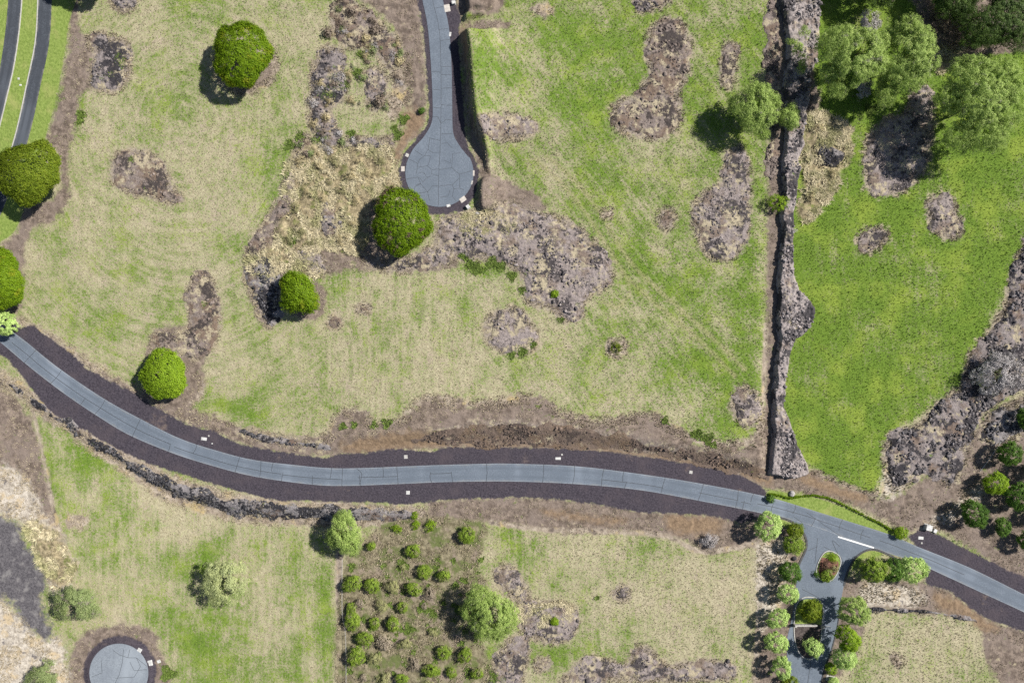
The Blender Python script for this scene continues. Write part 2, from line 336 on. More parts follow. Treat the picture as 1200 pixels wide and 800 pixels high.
# tall golden grass
paint('golden', [(338,190),(360,170),(395,172),(425,172),(455,175),(462,200),(466,222),(440,232),(432,250),(425,290),(405,298),(385,290),(350,300),(330,290),(325,270),(335,240)])
paint('golden', [(942,140),(960,133),(978,140),(996,152),(997,175),(985,205),(975,225),(960,245),(945,258),(935,250),(942,220),(940,180)])
paint('golden', [(290,300),(320,288),(345,300),(370,310),(378,318),(360,325),(335,315),(305,325)])
paint('golden', [(540,262),(560,250),(590,255),(596,275),(575,290),(555,290)])
paint('golden', [(610,707),(630,712),(660,707),(672,718),(655,722),(632,730),(612,730)])
paint('golden', [(30,615),(60,620),(85,660),(70,690),(52,668),(40,640)])
paint('golden', [(1088,48),(1110,60),(1125,48),(1130,58),(1112,78),(1098,82)])
# wheel tracks
paint_line('track', [(628,188),(655,212),(685,248),(712,290),(735,325),(770,358),(815,395),(860,440)], 1.6)
paint_line('track', [(640,184),(668,206),(700,245),(727,290),(748,318),(785,352),(828,390),(872,432)], 1.6)
paint_line('track', [(735,325),(737,345),(722,360),(705,352)], 1.2)

# green share of the grass
GRN = np.full(XX.shape, 0.41)
def field(poly, v, soft=14):
    global GRN
    w = sstep(-soft, soft, win_sdf(smooth(poly), 40))
    GRN = GRN * (1 - w) + v * w
def blob(x, y, rx, ry, rot, amt):
    global GRN
    c, s = math.cos(R(rot)), math.sin(R(rot))
    u = ((XX - x) * c + (YY - y) * s) / rx; v = (-(XX - x) * s + (YY - y) * c) / ry
    GRN = GRN + amt * np.exp(-(u * u + v * v))
field([(560,-60),(905,-60),(897,200),(897,520),(800,500),(720,420),(640,300),(600,200),(550,130),(550,40)], .57, 25)
field([(940,-60),(1280,-60),(1280,250),(1180,340),(1120,460),(1040,510),(1030,580),(950,545),(920,500),(925,400),(950,370),(930,330)], 1.08, 6)
field([(395,330),(560,330),(640,400),(760,430),(800,490),(640,470),(500,470),(400,470)], .33, 25)
field([(575,610),(700,620),(890,640),(890,820),(575,820)], .27, 10)
field([(35,480),(100,520),(200,590),(395,610),(395,820),(180,820),(90,720)], .44, 10)
field([(1010,715),(1150,725),(1170,800),(1170,830),(980,830)], .27, 8)
field([(404,640),(565,620),(572,830),(404,830)], .35, 6)
for b in [(205,20,14,45,0,.3),(215,100,20,50,10,.12),(330,240,35,60,20,.22),(395,335,45,20,0,.2),(262,473,26,9,15,.45),(300,485,20,8,10,.2),
          (40,340,40,80,0,-.02),(150,330,60,60,0,-.04),(90,265,30,60,0,-.06),(240,190,40,80,0,-.1),(150,370,50,12,-20,.18),(95,120,5,30,10,.3),(200,300,60,30,0,-.08),(110,350,30,25,0,.12),
          (700,45,70,60,20,.3),(690,120,45,40,40,.28),(560,85,14,70,0,.3),(640,60,30,50,0,-.05),(620,190,40,20,0,.1),(780,330,50,30,30,.25),(875,340,20,160,0,.3),(860,160,30,60,0,.15),
          (840,440,18,40,-40,.4),(850,480,40,25,0,.2),(820,60,25,60,0,.1),(880,60,14,80,0,.25),(760,235,40,50,0,.1),(600,420,30,8,-10,.2),(560,312,40,10,10,.4),(445,480,20,8,0,.15),
          (720,210,60,30,-30,.12),(650,200,30,20,45,-.25),(750,450,50,40,0,.08),(640,440,60,40,0,-.05),(800,190,60,20,0,-.08),
          (80,520,18,40,-30,.35),(60,560,8,45,-10,.35),(110,545,35,20,35,.2),(130,600,30,20,0,.1),(240,655,10,40,-15,.45),(180,655,40,12,0,.2),(150,690,60,20,0,-.15),(230,740,50,40,0,.2),(270,770,50,40,0,.2),
          (210,745,40,12,35,.25),(340,640,12,30,0,.3),(380,700,12,90,0,.28),(345,770,20,40,0,.25),(300,600,60,20,10,-.3),(250,615,50,22,20,-.35),(170,580,40,16,32,-.25),(130,640,30,20,0,-.1),(150,740,30,30,0,-.2),(370,780,15,20,0,-.2),
          (605,640,14,35,-20,.45),(590,640,10,40,0,.2),(690,770,60,16,0,.3),(625,765,40,30,0,.3),(735,685,50,25,0,.15),(680,760,60,15,0,.15),(890,790,20,30,0,.35),(760,640,30,15,0,.2),(870,660,20,12,0,.1),(800,690,60,30,0,-.05),
          (1150,290,60,40,0,-.08),(1060,360,60,40,0,-.12),(1080,420,60,30,20,-.15),(960,450,25,40,0,-.22),(975,300,25,15,0,-.25),(1000,560,20,20,0,.1),(1090,190,90,20,0,-.1),(1000,420,30,80,0,.05),
          (1080,790,30,15,0,.2),(1060,750,60,20,0,.05),(1180,790,20,6,0,.4),(500,640,60,40,0,-.1),(480,720,60,60,0,.05)]:
    blob(*b)
GRN = np.clip(GRN, 0, 1.35)

# mowing direction: across (SU) and along (SV) the passes, metres
SU = (XX + 14 * fbm(XX / 90, YY / 90, 2, 3)) * PX; SV = YY * PX
r_ = np.hypot(XX - 215, (YY - 150) * .8); a_ = np.arctan2(YY - 150, XX - 215)
wl = sstep(430, 330, XX) * sstep(520, 470, YY) if False else (1 - sstep(330, 430, XX)) * (1 - sstep(470, 520, YY))
SU = np.where(wl > .5, r_ * PX, SU); SV = np.where(wl > .5, a_ * 30, SV)
wm = (XX > 560) & (XX < 905) & (YY < 530)
SU = np.where(wm, (XX * .80 + YY * -.60) * PX, SU); SV = np.where(wm, (XX * .60 + YY * .80) * PX, SV)
# ------------------------------------------------------------------ heights
H = 0.5 * (fbm(XX / 200, YY / 200, 3, 5) - 0.5)
dn = dist_line(XX, YY, smooth(N_BANK, False), True) * PX
nfade = sstep(330, 520, XX) * (1 - sstep(885, 900, XX))
nf2 = np.exp(-np.clip(dn, 0, None) / 28.0)
H = H + 2.0 * sstep(-2.6, 3.0, dn) * nf2 * nfade
dsw = dist_line(XX, YY, smooth(SW_BANK, False), True) * PX
swf = 1 - sstep(470, 520, XX)
swh = np.interp(XX, [-50, 60, 130, 200, 400, 520], [.7, .8, 1.5, 2.2, 1.6, 0])
H = H - swh * (1 - sstep(-2.6, 1.2, dsw)) * np.exp(-np.clip(-dsw, 0, None) / 40.0)
def plateau(poly, h, w=0.7):
    global H
    d = win_sdf(smooth(poly), 60) * PX
    return h * sstep(-w, w, d)
P1 = plateau([(545,41),(548,62),(551,100),(555,140),(564,164),(571,186),(575,201),(600,208),(660,190),(760,130),(760,30),(760,-90),(605,-90),(598,0),(590,24),(570,38)], 6.0, 1.5)
P1 = P1 * np.interp(XX, [552, 585, 620, 740], [1, .5, .3, 0]) * (1 - sstep(140, 205, YY) * sstep(566, 580, XX)) * (1 - (1 - sstep(20, 70, YY)) * sstep(572, 590, XX)) 
P2 = plateau([(563,214),(572,208),(590,212),(596,228),(585,243),(566,247),(562,236)], 2.6, .9) * np.interp(XX, [566, 594], [1, .1])
P3 = plateau([(548,-70),(548,9),(556,13),(580,5),(600,-70)], 3.2) * np.interp(XX, [555, 600], [1, .2])
P4 = plateau([(546,17),(555,15),(566,14),(568,18),(556,21),(546,24)], 1.9, .6)
H = H + np.maximum.reduce([P1, P2, P3, P4])
# roads stay smooth: rocky relief only where rock and soil are
rel = sstep(0, 6, LAY['soil']) * (LAY['cinder'] < -3)
H = H + 0.22 * rel * (fbm(XX / 7, YY / 7, 3, 21, True) - .45)
rel = sstep(-2, 6, LAY['golden'])
H = H + 1.6 * rel * (fbm(XX / 13, YY / 13, 3, 31) - .3)
ingrass = (LAY['cinder'] < -2) & (LAY['lawn'] < -2)
H = H + ingrass * 0.10 * (fbm(XX / 6, YY / 6, 2, 41) - .5)
inview = (XX > -79) & (XX < 1279) & (YY > -69) & (YY < 869)
H = np.where(inview, H, 0.5 * (fbm(XX / 200, YY / 200, 3, 5) - 0.5))

def samp(A, px, py):
    px = np.asarray(px, float); py = np.asarray(py, float)
    i = np.clip(np.searchsorted(GX, px, side='right') - 1, 0, len(GX) - 2)
    j = np.clip(np.searchsorted(GY, py, side='right') - 1, 0, len(GY) - 2)
    fx = np.clip((px - GX[i]) / (GX[i + 1] - GX[i]), 0, 1); fy = np.clip((py - GY[j]) / (GY[j + 1] - GY[j]), 0, 1)
    return (A[j, i] * (1 - fx) + A[j, i + 1] * fx) * (1 - fy) + (A[j + 1, i] * (1 - fx) + A[j + 1, i + 1] * fx) * fy

# entrance drive, divided road: traced outlines
DRIVE = np.concatenate([smooth([(890,598),(903,601),(914,605),(926,609),(938,618),(944.5,630),(944.5,643),(939,655),(934,672),(932,700),(927,728),(922,750),(923,775),(927,800),(930,850)], False, 4), smooth([(960,850),(962,795),(972,765),(980,735),(986,700),(989,685),(993,670),(1001,655),(1012,646),(1024,643),(1036,645)], False, 4), [(1030,634),(1000,622),(960,608),(920,598)]])
LANE_A = [(20,-60),(17.5,0),(14,40),(8,80),(1,110),(-9,150),(-24,200),(-44,250)]
LANE_B = [(54,-60),(53,0),(50,50),(40,100),(29,150),(17,190),(-2,240),(-24,290)]
LANE_H = 7.8
rd = np.maximum.reduce([win_sdf(road_poly), win_sdf(DRIVE), win_sdf(np.array(SIDE_L + SIDE_R[::-1])), win_sdf(ellipse(*CDS)), win_sdf(ellipse(*CDS2)), win_line(smooth(LANE_A, False), LANE_H), win_line(smooth(LANE_B, False), LANE_H)])
base = 0.5 * (fbm(XX / 200, YY / 200, 3, 5) - 0.5)
wr = sstep(-7, -1, rd)
H = H * (1 - wr) + base * wr
ROADMASK = rd

# ------------------------------------------------------------------ mesh helpers
def tag(o, label=None, cat=None, group=None, kind=None):
    if label: o["label"] = label
    if cat: o["category"] = cat
    if group: o["group"] = group
    if kind: o["kind"] = kind
    return o

def mesh_np(name, verts, faces, smooth_sh=False):
    """faces: (n,3) or (n,4) int array"""
    verts = np.asarray(verts, np.float32); faces = np.asarray(faces, np.int32)
    me = bpy.data.meshes.new(name)
    me.vertices.add(len(verts)); me.vertices.foreach_set("co", verts.ravel())
    n, k = faces.shape
    me.loops.add(n * k); me.loops.foreach_set("vertex_index", faces.ravel())
    me.polygons.add(n)
    me.polygons.foreach_set("loop_start", np.arange(0, n * k, k, dtype=np.int32))
    me.polygons.foreach_set("use_smooth", np.full(n, smooth_sh))
    me.update(calc_edges=True)
    return me

def attr(me, name, vals, domain='POINT'):
    a = me.attributes.new(name, 'FLOAT', domain)
    a.data.foreach_set("value", np.asarray(vals, np.float32).ravel())

def obj(name, me, m=None, parent=None, loc=None):
    o = bpy.data.objects.new(name, me)
    COL.objects.link(o)
    if m is not None and not me.materials:
        me.materials.append(m)
    if parent is not None:
        o.parent = parent
    if loc is not None:
        o.location = loc
    return o

def empty(name, loc, rz=0.0):
    o = bpy.data.objects.new(name, None)
    COL.objects.link(o)
    o.empty_display_size = 0.5
    o.location = loc
    o.rotation_euler = (0, 0, rz)
    return o

class MB:
    """collects shapes for one mesh"""
    def __init__(s): s.v = []; s.f = []
    def box(s, x0, y0, z0, x1, y1, z1, taper=0.0):
        b = len(s.v); t = taper
        s.v += [(x0,y0,z0),(x1,y0,z0),(x1,y1,z0),(x0,y1,z0),(x0+t,y0+t,z1),(x1-t,y0+t,z1),(x1-t,y1-t,z1),(x0+t,y1-t,z1)]
        for q in ((0,3,2,1),(4,5,6,7),(0,1,5,4),(1,2,6,5),(2,3,7,6),(3,0,4,7)):
            s.f.append(tuple(b + i for i in q))
        return s
    def bbox(s, x0, y0, z0, x1, y1, z1, b=0.03):
        """box with a chamfered top"""
        s.box(x0, y0, z0, x1, y1, z1 - b)
        s.box(x0 + .001, y0 + .001, z1 - b + .0005, x1 - .001, y1 - .001, z1, b)
        return s
    def tube(s, p0, p1, r0, r1, n=8):
        p0 = Vector(p0); p1 = Vector(p1); d = (p1 - p0).normalized()
        u = d.orthogonal().normalized(); w = d.cross(u); b = len(s.v)
        for p, r in ((p0, r0), (p1, r1)):
            for i in range(n):
                a = 2 * math.pi * i / n
                s.v.append(tuple(p + u * (r * math.cos(a)) + w * (r * math.sin(a))))
        for i in range(n):
            j = (i + 1) % n
            s.f.append((b + i, b + j, b + n + j, b + n + i))
        s.f.append(tuple(b + i for i in range(n))[::-1]); s.f.append(tuple(b + n + i for i in range(n)))
        return s
    def mesh(s, name):
        me = bpy.data.meshes.new(name); me.from_pydata(s.v, [], s.f); me.update(); return me

def loc(px, py, dz=0.0):
    return (float(wx(px)), float(wy(py)), float(samp(H, px, py)) + dz)

# ------------------------------------------------------------------ node helpers
class NT:
    def __init__(s, name, rough=0.9, spec=0.2):
        s.m = bpy.data.materials.new(name); s.m.use_nodes = True
        s.t = s.m.node_tree; s.t.nodes.clear()
        s.out = s.t.nodes.new("ShaderNodeOutputMaterial")
        s.b = s.t.nodes.new("ShaderNodeBsdfPrincipled")
        s.b.inputs["Roughness"].default_value = rough
        s.b.inputs["Specular IOR Level"].default_value = spec
        s.t.links.new(s.b.outputs[0], s.out.inputs[0])
        g = s.t.nodes.new("ShaderNodeNewGeometry"); s.pos = g.outputs["Position"]
    def put(s, sock, v):
        if hasattr(v, "is_output"): s.t.links.new(v, sock)
        elif isinstance(v, (tuple, list)): sock.default_value = (*v, 1.0) if len(v) == 3 and len(sock.default_value) == 4 else v
        else: sock.default_value = v
    def noise(s, wl, detail=3, rough=.55, vec=None, dist=0.0, rotz=0.0, sc=None):
        n = s.t.nodes.new("ShaderNodeTexNoise")
        n.inputs["Scale"].default_value = 1.0 / wl
        n.inputs["Detail"].default_value = detail; n.inputs["Roughness"].default_value = rough
        n.inputs["Distortion"].default_value = dist
        v = vec or s.pos
        if sc or rotz:
            mp = s.t.nodes.new("ShaderNodeMapping"); s.t.links.new(v, mp.inputs[0])
            mp.inputs["Rotation"].default_value = (0, 0, rotz); mp.inputs["Scale"].default_value = sc or (1, 1, 1); v = mp.outputs[0]
        s.t.links.new(v, n.inputs["Vector"])
        return n.outputs["Fac"]
    def voro(s, wl, feat='F1', out="Distance", vec=None):
        n = s.t.nodes.new("ShaderNodeTexVoronoi"); n.feature = feat
        n.inputs["Scale"].default_value = 1.0 / wl
        s.t.links.new(vec or s.pos, n.inputs["Vector"])
        return n.outputs[out]
    def math(s, op, a, b=0.0, c=0.0):
        n = s.t.nodes.new("ShaderNodeMath"); n.operation = op
        s.put(n.inputs[0], a); s.put(n.inputs[1], b); s.put(n.inputs[2], c)
        return n.outputs[0]
    def rng(s, v, a, b, c=0.0, d=1.0, sm=True):
        n = s.t.nodes.new("ShaderNodeMapRange"); n.interpolation_type = 'SMOOTHSTEP' if sm else 'LINEAR'
        s.put(n.inputs[0], v); n.inputs[1].default_value = a; n.inputs[2].default_value = b
        n.inputs[3].default_value = c; n.inputs[4].default_value = d
        return n.outputs[0]
    def mix(s, f, a, b):
        n = s.t.nodes.new("ShaderNodeMix"); n.data_type = 'RGBA'
        s.put(n.inputs[0], f); s.put(n.inputs[6], a); s.put(n.inputs[7], b)
        return n.outputs[2]
    def attr(s, name):
        n = s.t.nodes.new("ShaderNodeAttribute"); n.attribute_name = name
        return n.outputs["Fac"]
    def objrand(s):
        return s.t.nodes.new("ShaderNodeObjectInfo").outputs["Random"]
    def color(s, c): s.put(s.b.inputs["Base Color"], c); return s
    def bump(s, h, strength=.5, dist=.1):
        n = s.t.nodes.new("ShaderNodeBump"); n.inputs["Strength"].default_value = strength; n.inputs["Distance"].default_value = dist
        s.put(n.inputs["Height"], h); s.t.links.new(n.outputs[0], s.b.inputs["Normal"]); return s

def grass_color(n, g, extra=None):
    """dry and green grass mottled, g = share of green"""
    big = n.noise(16, 2); mid = n.noise(3.2, 3, .6); fine = n.noise(.6, 4, .75); tiny = n.noise(.3, 2, .6)
    cx = n.t.nodes.new("ShaderNodeCombineXYZ"); n.put(cx.inputs[0], n.math('MULTIPLY', n.attr("su"), .75)); n.put(cx.inputs[1], n.math('MULTIPLY', n.attr("sv"), .06))
    streak = n.noise(1.0, 3, .65, vec=cx.outputs[0])
    t = n.math('ADD', g, n.math('MULTIPLY', n.math('SUBTRACT', big, .5), 1.3))
    t = n.math('ADD', t, n.math('MULTIPLY', n.math('SUBTRACT', mid, .5), 1.15))
    t = n.math('ADD', t, n.math('MULTIPLY', n.math('SUBTRACT', fine, .5), 2.7))
    t = n.math('ADD', t, n.math('MULTIPLY', n.math('SUBTRACT', streak, .5), 1.0))
    if extra is not None: t = n.math('ADD', t, extra)
    f = n.rng(t, .05, .97)
    straw = n.mix(n.rng(fine, .3, .7), C_STRAW2, C_STRAW1)
    straw = n.mix(n.rng(n.noise(5, 3), .52, .75), straw, C_STRAW3)
    green = n.mix(n.rng(tiny, .3, .7), C_GREEN2, C_GREEN1)
    green = n.mix(n.rng(n.noise(9, 3), .45, .7), green, C_GREEN3)
    c = n.mix(f, straw, green)
    return c, t, fine, tiny, mid
C_STRAW1 = (.465, .42, .295); C_STRAW2 = (.25, .222, .142); C_STRAW3 = (.35, .295, .225)
C_GREEN1 = (.142, .222, .032); C_GREEN2 = (.076, .132, .019); C_GREEN3 = (.185, .25, .04)

# ground material
n = NT("ground_cover", .95, .1)
col, t, fine, tiny, mid = grass_color(n, n.attr("g"))
w2 = n.math('SUBTRACT', n.noise(2.2, 3, .6), .5); w3 = n.math('SUBTRACT', fine, .5)
def layer(attrn, a, b, soft, under, colr):
    d = n.math('ADD', n.attr(attrn), n.math('ADD', n.math('MULTIPLY', w2, a), n.math('MULTIPLY', w3, b)))
    return n.mix(n.rng(d, -soft, soft), under, colr)
tr = n.mix(n.rng(fine, .35, .65), (.37, .33, .20), (.19, .20, .08))
col = layer("track", 1.4, 2.0, .8, col, tr)
pale = n.mix(n.rng(n.noise(1.4, 4, .65), .35, .7), (.24, .195, .155), (.40, .345, .28))
pale = n.mix(n.rng(n.noise(2.6, 3), .52, .68), pale, (.13, .105, .09))
pale = n.mix(n.rng(n.noise(5, 3), .56, .7), pale, (.38, .30, .16))
col = layer("pale", 5.0, 3.0, .8, col, pale)
EDGE_PALE = pale
sy = n.mix(n.rng(n.noise(.9, 5, .75), .34, .66), (.10, .085, .078), (.30, .255, .225))
sy = n.mix(n.rng(n.noise(2.2, 4, .7), .5, .62), sy, (.34, .295, .205))
so = n.mix(n.rng(n.noise(1.8, 5, .7), .35, .68), (.105, .082, .068), (.25, .20, .165))
so = n.mix(n.rng(n.noise(7, 3, .6), .45, .68), so, (.20, .16, .138))
so = n.mix(n.rng(n.noise(3.5, 4, .7), .6, .72), so, (.115, .15, .04))
so = n.mix(n.rng(tiny, .62, .75), so, (.065, .055, .052))
so = n.mix(n.rng(n.noise(2.4, 4, .7), .60, .72), so, (.34, .29, .20))
col = layer("soil", 5.0, 3.2, .9, col, so)
col = layer("edge", 1.6, 1.2, .5, col, EDGE_PALE)
col = layer("stony", 9, 6, 1.6, col, sy)
og = n.mix(n.rng(n.noise(1.3, 4, .7), .3, .7), (.14, .098, .066), (.265, .19, .125))
ol = n.mix(n.rng(n.noise(1.6, 5, .7), .35, .68), (.115, .10, .062), (.28, .245, .165))
ol = n.mix(n.rng(n.noise(4, 4, .65), .46, .62), ol, (.115, .135, .05))
ol = n.mix(n.rng(n.noise(6, 4, .65), .54, .66), ol, (.24, .195, .155))
col = layer("olive", 3.0, 2.0, .8, col, ol)
bl = n.mix(n.rng(n.noise(1.5, 5, .7), .32, .66), (.26, .225, .185), (.56, .51, .44))
bl = n.mix(n.rng(n.noise(5, 4, .65), .5, .66), bl, (.46, .37, .245))
bl = n.mix(n.rng(n.noise(3, 4, .7), .57, .68), bl, (.15, .135, .13))
col = layer("bleach", 7, 4, 1.4, col, bl)
col = layer("orange", 5, 2, 1.6, col, og)
cd = n.mix(n.rng(n.noise(.45, 3, .75), .3, .7), (.033, .029, .038), (.076, .066, .081))
cd = n.mix(n.rng(n.noise(6, 4, .6), .45, .75), cd, (.072, .060, .070))
cd = n.mix(n.rng(tiny, .66, .74), cd, (.03, .026, .03))
ash = n.mix(n.rng(n.noise(.5, 3, .75), .3, .7), (.06, .056, .064), (.14, .132, .14))
ash = n.mix(n.rng(n.noise(3, 4), .5, .7), ash, (.20, .19, .19))
col = layer("ash", 8, 4, 1.5, col, ash)
cd = n.mix(n.rng(n.noise(9, 5, .7), .60, .72), cd, (.14, .11, .10))
col = layer("cinder", 1.8, 1.4, .35, col, cd)
lw = n.mix(n.rng(n.noise(.7, 3, .6), .3, .7), (.14, .20, .042), (.22, .285, .075))
lw = n.mix(n.rng(n.noise(6, 3), .5, .75), lw, (.27, .29, .10))
col = layer("lawn", .5, .4, .3, col, lw)
gd = n.mix(n.rng(n.noise(1.2, 4, .7), .3, .7), (.12, .10, .06), (.42, .35, .22))
gd = n.mix(n.rng(n.noise(3, 3), .5, .7), gd, (.13, .15, .045))
col = layer("golden", 4, 2, 1.2, col, gd)
n.color(col)
bh = n.math('ADD', n.math('MULTIPLY', n.noise(.5, 4, .75), .5), n.math('MULTIPLY', n.noise(1.6, 3, .6), .8))
n.bump(bh, .9, .35)
M_GROUND = n.m

verts = np.stack([wx(XX), wy(YY), H], -1).reshape(-1, 3)
ny, nx = XX.shape
idx = np.arange(ny * nx).reshape(ny, nx)
faces = np.stack([idx[1:, :-1], idx[1:, 1:], idx[:-1, 1:], idx[:-1, :-1]], -1).reshape(-1, 4)
gme = mesh_np("ground", verts, faces, True)
attr(gme, "g", GRN); attr(gme, "su", SU); attr(gme, "sv", SV)
for k in ('track', 'pale', 'edge', 'stony', 'olive', 'bleach', 'soil', 'orange', 'ash', 'cinder', 'lawn', 'golden'):
    attr(gme, k, LAY[k] * PX)
tag(obj("ground", gme, M_GROUND), "dry and green grassland with soil, cinder and ash areas", "ground", kind="structure")

# ------------------------------------------------------------------ roads
def asphalt(name, base, light):
    n = NT(name, .85, .25)
    c = n.mix(n.rng(n.noise(4, 4, .6), .3, .7), base, light)
    c = n.mix(n.rng(n.noise(.35, 2, .7), .35, .65), c, tuple(x * .86 for x in base))
    c = n.mix(n.rng(n.noise(14, 3, .6, sc=(1, .35, 1)), .5, .72), c, tuple(x * 1.12 for x in light))
    ac = n.attr("ac")
    wp_ = n.math('MAXIMUM', n.rng(n.math('ABSOLUTE', n.math('SUBTRACT', ac, .27)), .13, .02), n.rng(n.math('ABSOLUTE', n.math('SUBTRACT', ac, .73)), .13, .02))
    c = n.mix(n.math('MULTIPLY', wp_, n.rng(n.noise(9, 4, .6), .3, .65, .15, .65)), c, tuple(x * .80 for x in base))
    ed_ = n.rng(n.math('ABSOLUTE', n.math('SUBTRACT', ac, .5)), .36, .5)
    c = n.mix(n.math('MULTIPLY', ed_, n.math('MULTIPLY', n.rng(ac, 0, .02), n.rng(n.noise(2.5, 4, .7), .42, .65, 0, .6))), c, (.24, .225, .20))
    c = n.mix(n.rng(n.noise(1.6, 4, .75), .66, .72, 0, .45), c, tuple(x * .62 for x in base))
    n.color(c); n.bump(n.noise(.2, 3, .7), .25, .02)
    return n.m
M_ROAD = asphalt("aged_asphalt", (.122, .147, .184), (.158, .186, .228))
M_ROAD_D = asphalt("darker_asphalt", (.05, .057, .07), (.075, .085, .103))
M_ROAD_L = asphalt("pale_asphalt", (.19, .215, .25), (.24, .27, .305))
n = NT("crack_sealant", .6, .4); n.color(n.mix(n.noise(1.5, 2), (.03, .034, .04), (.055, .06, .068))); M_SEAL = n.m
n = NT("concrete", .9, .2); n.color(n.mix(n.rng(n.noise(.6, 4, .7), .3, .7), (.33, .32, .30), (.46, .45, .43))); M_CONC = n.m
n = NT("white_paint", .7, .3); n.color(n.mix(n.rng(n.noise(.3, 4, .8), .35, .5), (.45, .45, .45), (.8, .8, .79))); M_WHITE = n.m
n = NT("white_metal", .45, .4); n.color(n.mix(n.rng(n.noise(.8, 3, .7), .35, .7), (.42, .42, .41), (.62, .62, .61))); M_WMETAL = n.m
n = NT("green_metal", .45, .4); n.color(n.mix(n.rng(n.noise(.8, 3, .7), .35, .7), (.05, .10, .07), (.07, .13, .09))); M_GMETAL = n.m
n = NT("beige_plate", .8, .3); n.color(n.mix(n.rng(n.noise(.7, 4, .7), .35, .7), (.42, .385, .35), (.54, .50, .46))); M_BEIGE = n.m
n = NT("dark_metal", .5, .4); n.color(n.mix(n.noise(.5, 2), (.03, .03, .032), (.06, .06, .062))); M_DARK = n.m

DZ = 0.06
def ribbon(name, a, b, m, dz=DZ, nsub=6, lab=None, parent=None):
    """road sheet between two edge lines of any point count, with side skirts down into the ground"""
    A = smooth(a, False, nsub); B = smooth(b, False, nsub)
    def resamp(P, k):
        s = np.concatenate([[0], np.cumsum(np.hypot(*np.diff(P, axis=0).T))]); u = np.linspace(0, s[-1], k)
        return np.stack([np.interp(u, s, P[:, 0]), np.interp(u, s, P[:, 1])], 1)
    k = int(np.hypot(*np.diff(A, axis=0).T).sum() / 4) + 2
    A = resamp(A, k); B = resamp(B, k)
    rows = [A]; 
    for i in range(1, 6): rows.append(A + (B - A) * i / 6)
    rows.append(B)
    n_ = len(rows)
    P = np.stack(rows, 1)                       # k, n, 2
    Z = samp(H, P[..., 0], P[..., 1]) + dz
    V = np.stack([wx(P[..., 0]), wy(P[..., 1]), Z], -1)
    lowA = V[:, 0].copy(); lowA[:, 2] -= .3; lowB = V[:, -1].copy(); lowB[:, 2] -= .3
    V = np.concatenate([lowA[:, None], V, lowB[:, None]], 1)
    kk, nn = V.shape[:2]; ix = np.arange(kk * nn).reshape(kk, nn)
    F = np.stack([ix[:-1, :-1], ix[1:, :-1], ix[1:, 1:], ix[:-1, 1:]], -1).reshape(-1, 4)
    a_, b_, c_ = V.reshape(-1, 3)[F[len(F)//2][:3]]
    if np.cross(b_ - a_, c_ - a_)[2] < 0: F = F[:, ::-1]
    me = mesh_np(name, V.reshape(-1, 3), F)
    attr(me, 'ac', np.tile(np.concatenate([[0], np.linspace(0, 1, nn - 2), [1]]), kk))
    return obj(name, me, m, parent)

def sheet(name, poly, m, dz, skirt=.3, parent=None, step=None):
    """flat sheet over a traced outline, following the ground (fan of a triangulated n-gon)"""
    import bmesh
    P = np.asarray(poly, float)
    bm = bmesh.new()
    vs = [bm.verts.new((float(wx(x)), float(wy(y)), 0)) for x, y in P]
    f = bm.faces.new(vs)
    bmesh.ops.triangulate(bm, faces=[f])
    for _ in range(2):
        long = [e for e in bm.edges if e.calc_length() > 6]
        if long: bmesh.ops.subdivide_edges(bm, edges=long, cuts=1); bmesh.ops.triangulate(bm, faces=bm.faces[:])
    for f in bm.faces:
        f.normal_update()
        if f.normal.z < 0: f.normal_flip()
    bm.verts.ensure_lookup_table()
    co = np.array([v.co[:] for v in bm.verts])
    z = samp(H, co[:, 0] / PX + 600, 400 - co[:, 1] / PX) + dz
    for v, q in zip(bm.verts, z): v.co.z = float(q)
    ed = [e for e in bm.edges if e.is_boundary]
    r = bmesh.ops.extrude_edge_only(bm, edges=ed)
    for g in r['geom']:
        if isinstance(g, bmesh.types.BMVert): g.co.z -= skirt
    me = bpy.data.meshes.new(name); bm.to_mesh(me); bm.free()
    return obj(name, me, m, parent)

def line_strip(name, pts, w, m, dz, parent=None, sm=True, closed=False, thick=0.0):
    """narrow strip of width w metres along pixel points, lying dz above the ground; thick makes it a kerb"""
    P = smooth(pts, closed, 4) if sm else np.array(pts, float)
    if closed: P = np.concatenate([P, P[:1]])
    T = np.gradient(P, axis=0)
    if closed: T[0] = T[-1] = P[1] - P[-2]
    T /= np.maximum(np.hypot(T[:, 0], T[:, 1]), 1e-6)[:, None]
    N = np.stack([-T[:, 1], T[:, 0]], 1) * (w / PX / 2)
    A = P + N; B = P - N
    za = samp(H, A[:, 0], A[:, 1]) + dz; zb = samp(H, B[:, 0], B[:, 1]) + dz
    va = np.stack([wx(A[:, 0]), wy(A[:, 1]), za], 1); vb = np.stack([wx(B[:, 0]), wy(B[:, 1]), zb], 1)
    k = len(P)
    if thick:
        la = va.copy(); la[:, 2] -= thick; lb = vb.copy(); lb[:, 2] -= thick
        rows = np.stack([la, va, vb, lb], 1)
    else:
        rows = np.stack([va, vb], 1)
    nn = rows.shape[1]; ix = np.arange(k * nn).reshape(k, nn)
    F = np.stack([ix[:-1, :-1], ix[:-1, 1:], ix[1:, 1:], ix[1:, :-1]], -1).reshape(-1, 4)
    j = F[(len(F) // 2 // (nn - 1)) * (nn - 1) + (1 if thick else 0)]
    a_, b_, c_ = rows.reshape(-1, 3)[j[:3]]
    if np.cross(b_ - a_, c_ - a_)[2] < 0: F = F[:, ::-1]
    if thick and not closed:
        F = np.concatenate([F, [[ix[0, 0], ix[0, 1], ix[0, 2], ix[0, 3]], [ix[-1, 3], ix[-1, 2], ix[-1, 1], ix[-1, 0]]]])
    return obj(name, mesh_np(name, rows.reshape(-1, 3), F), m, parent)

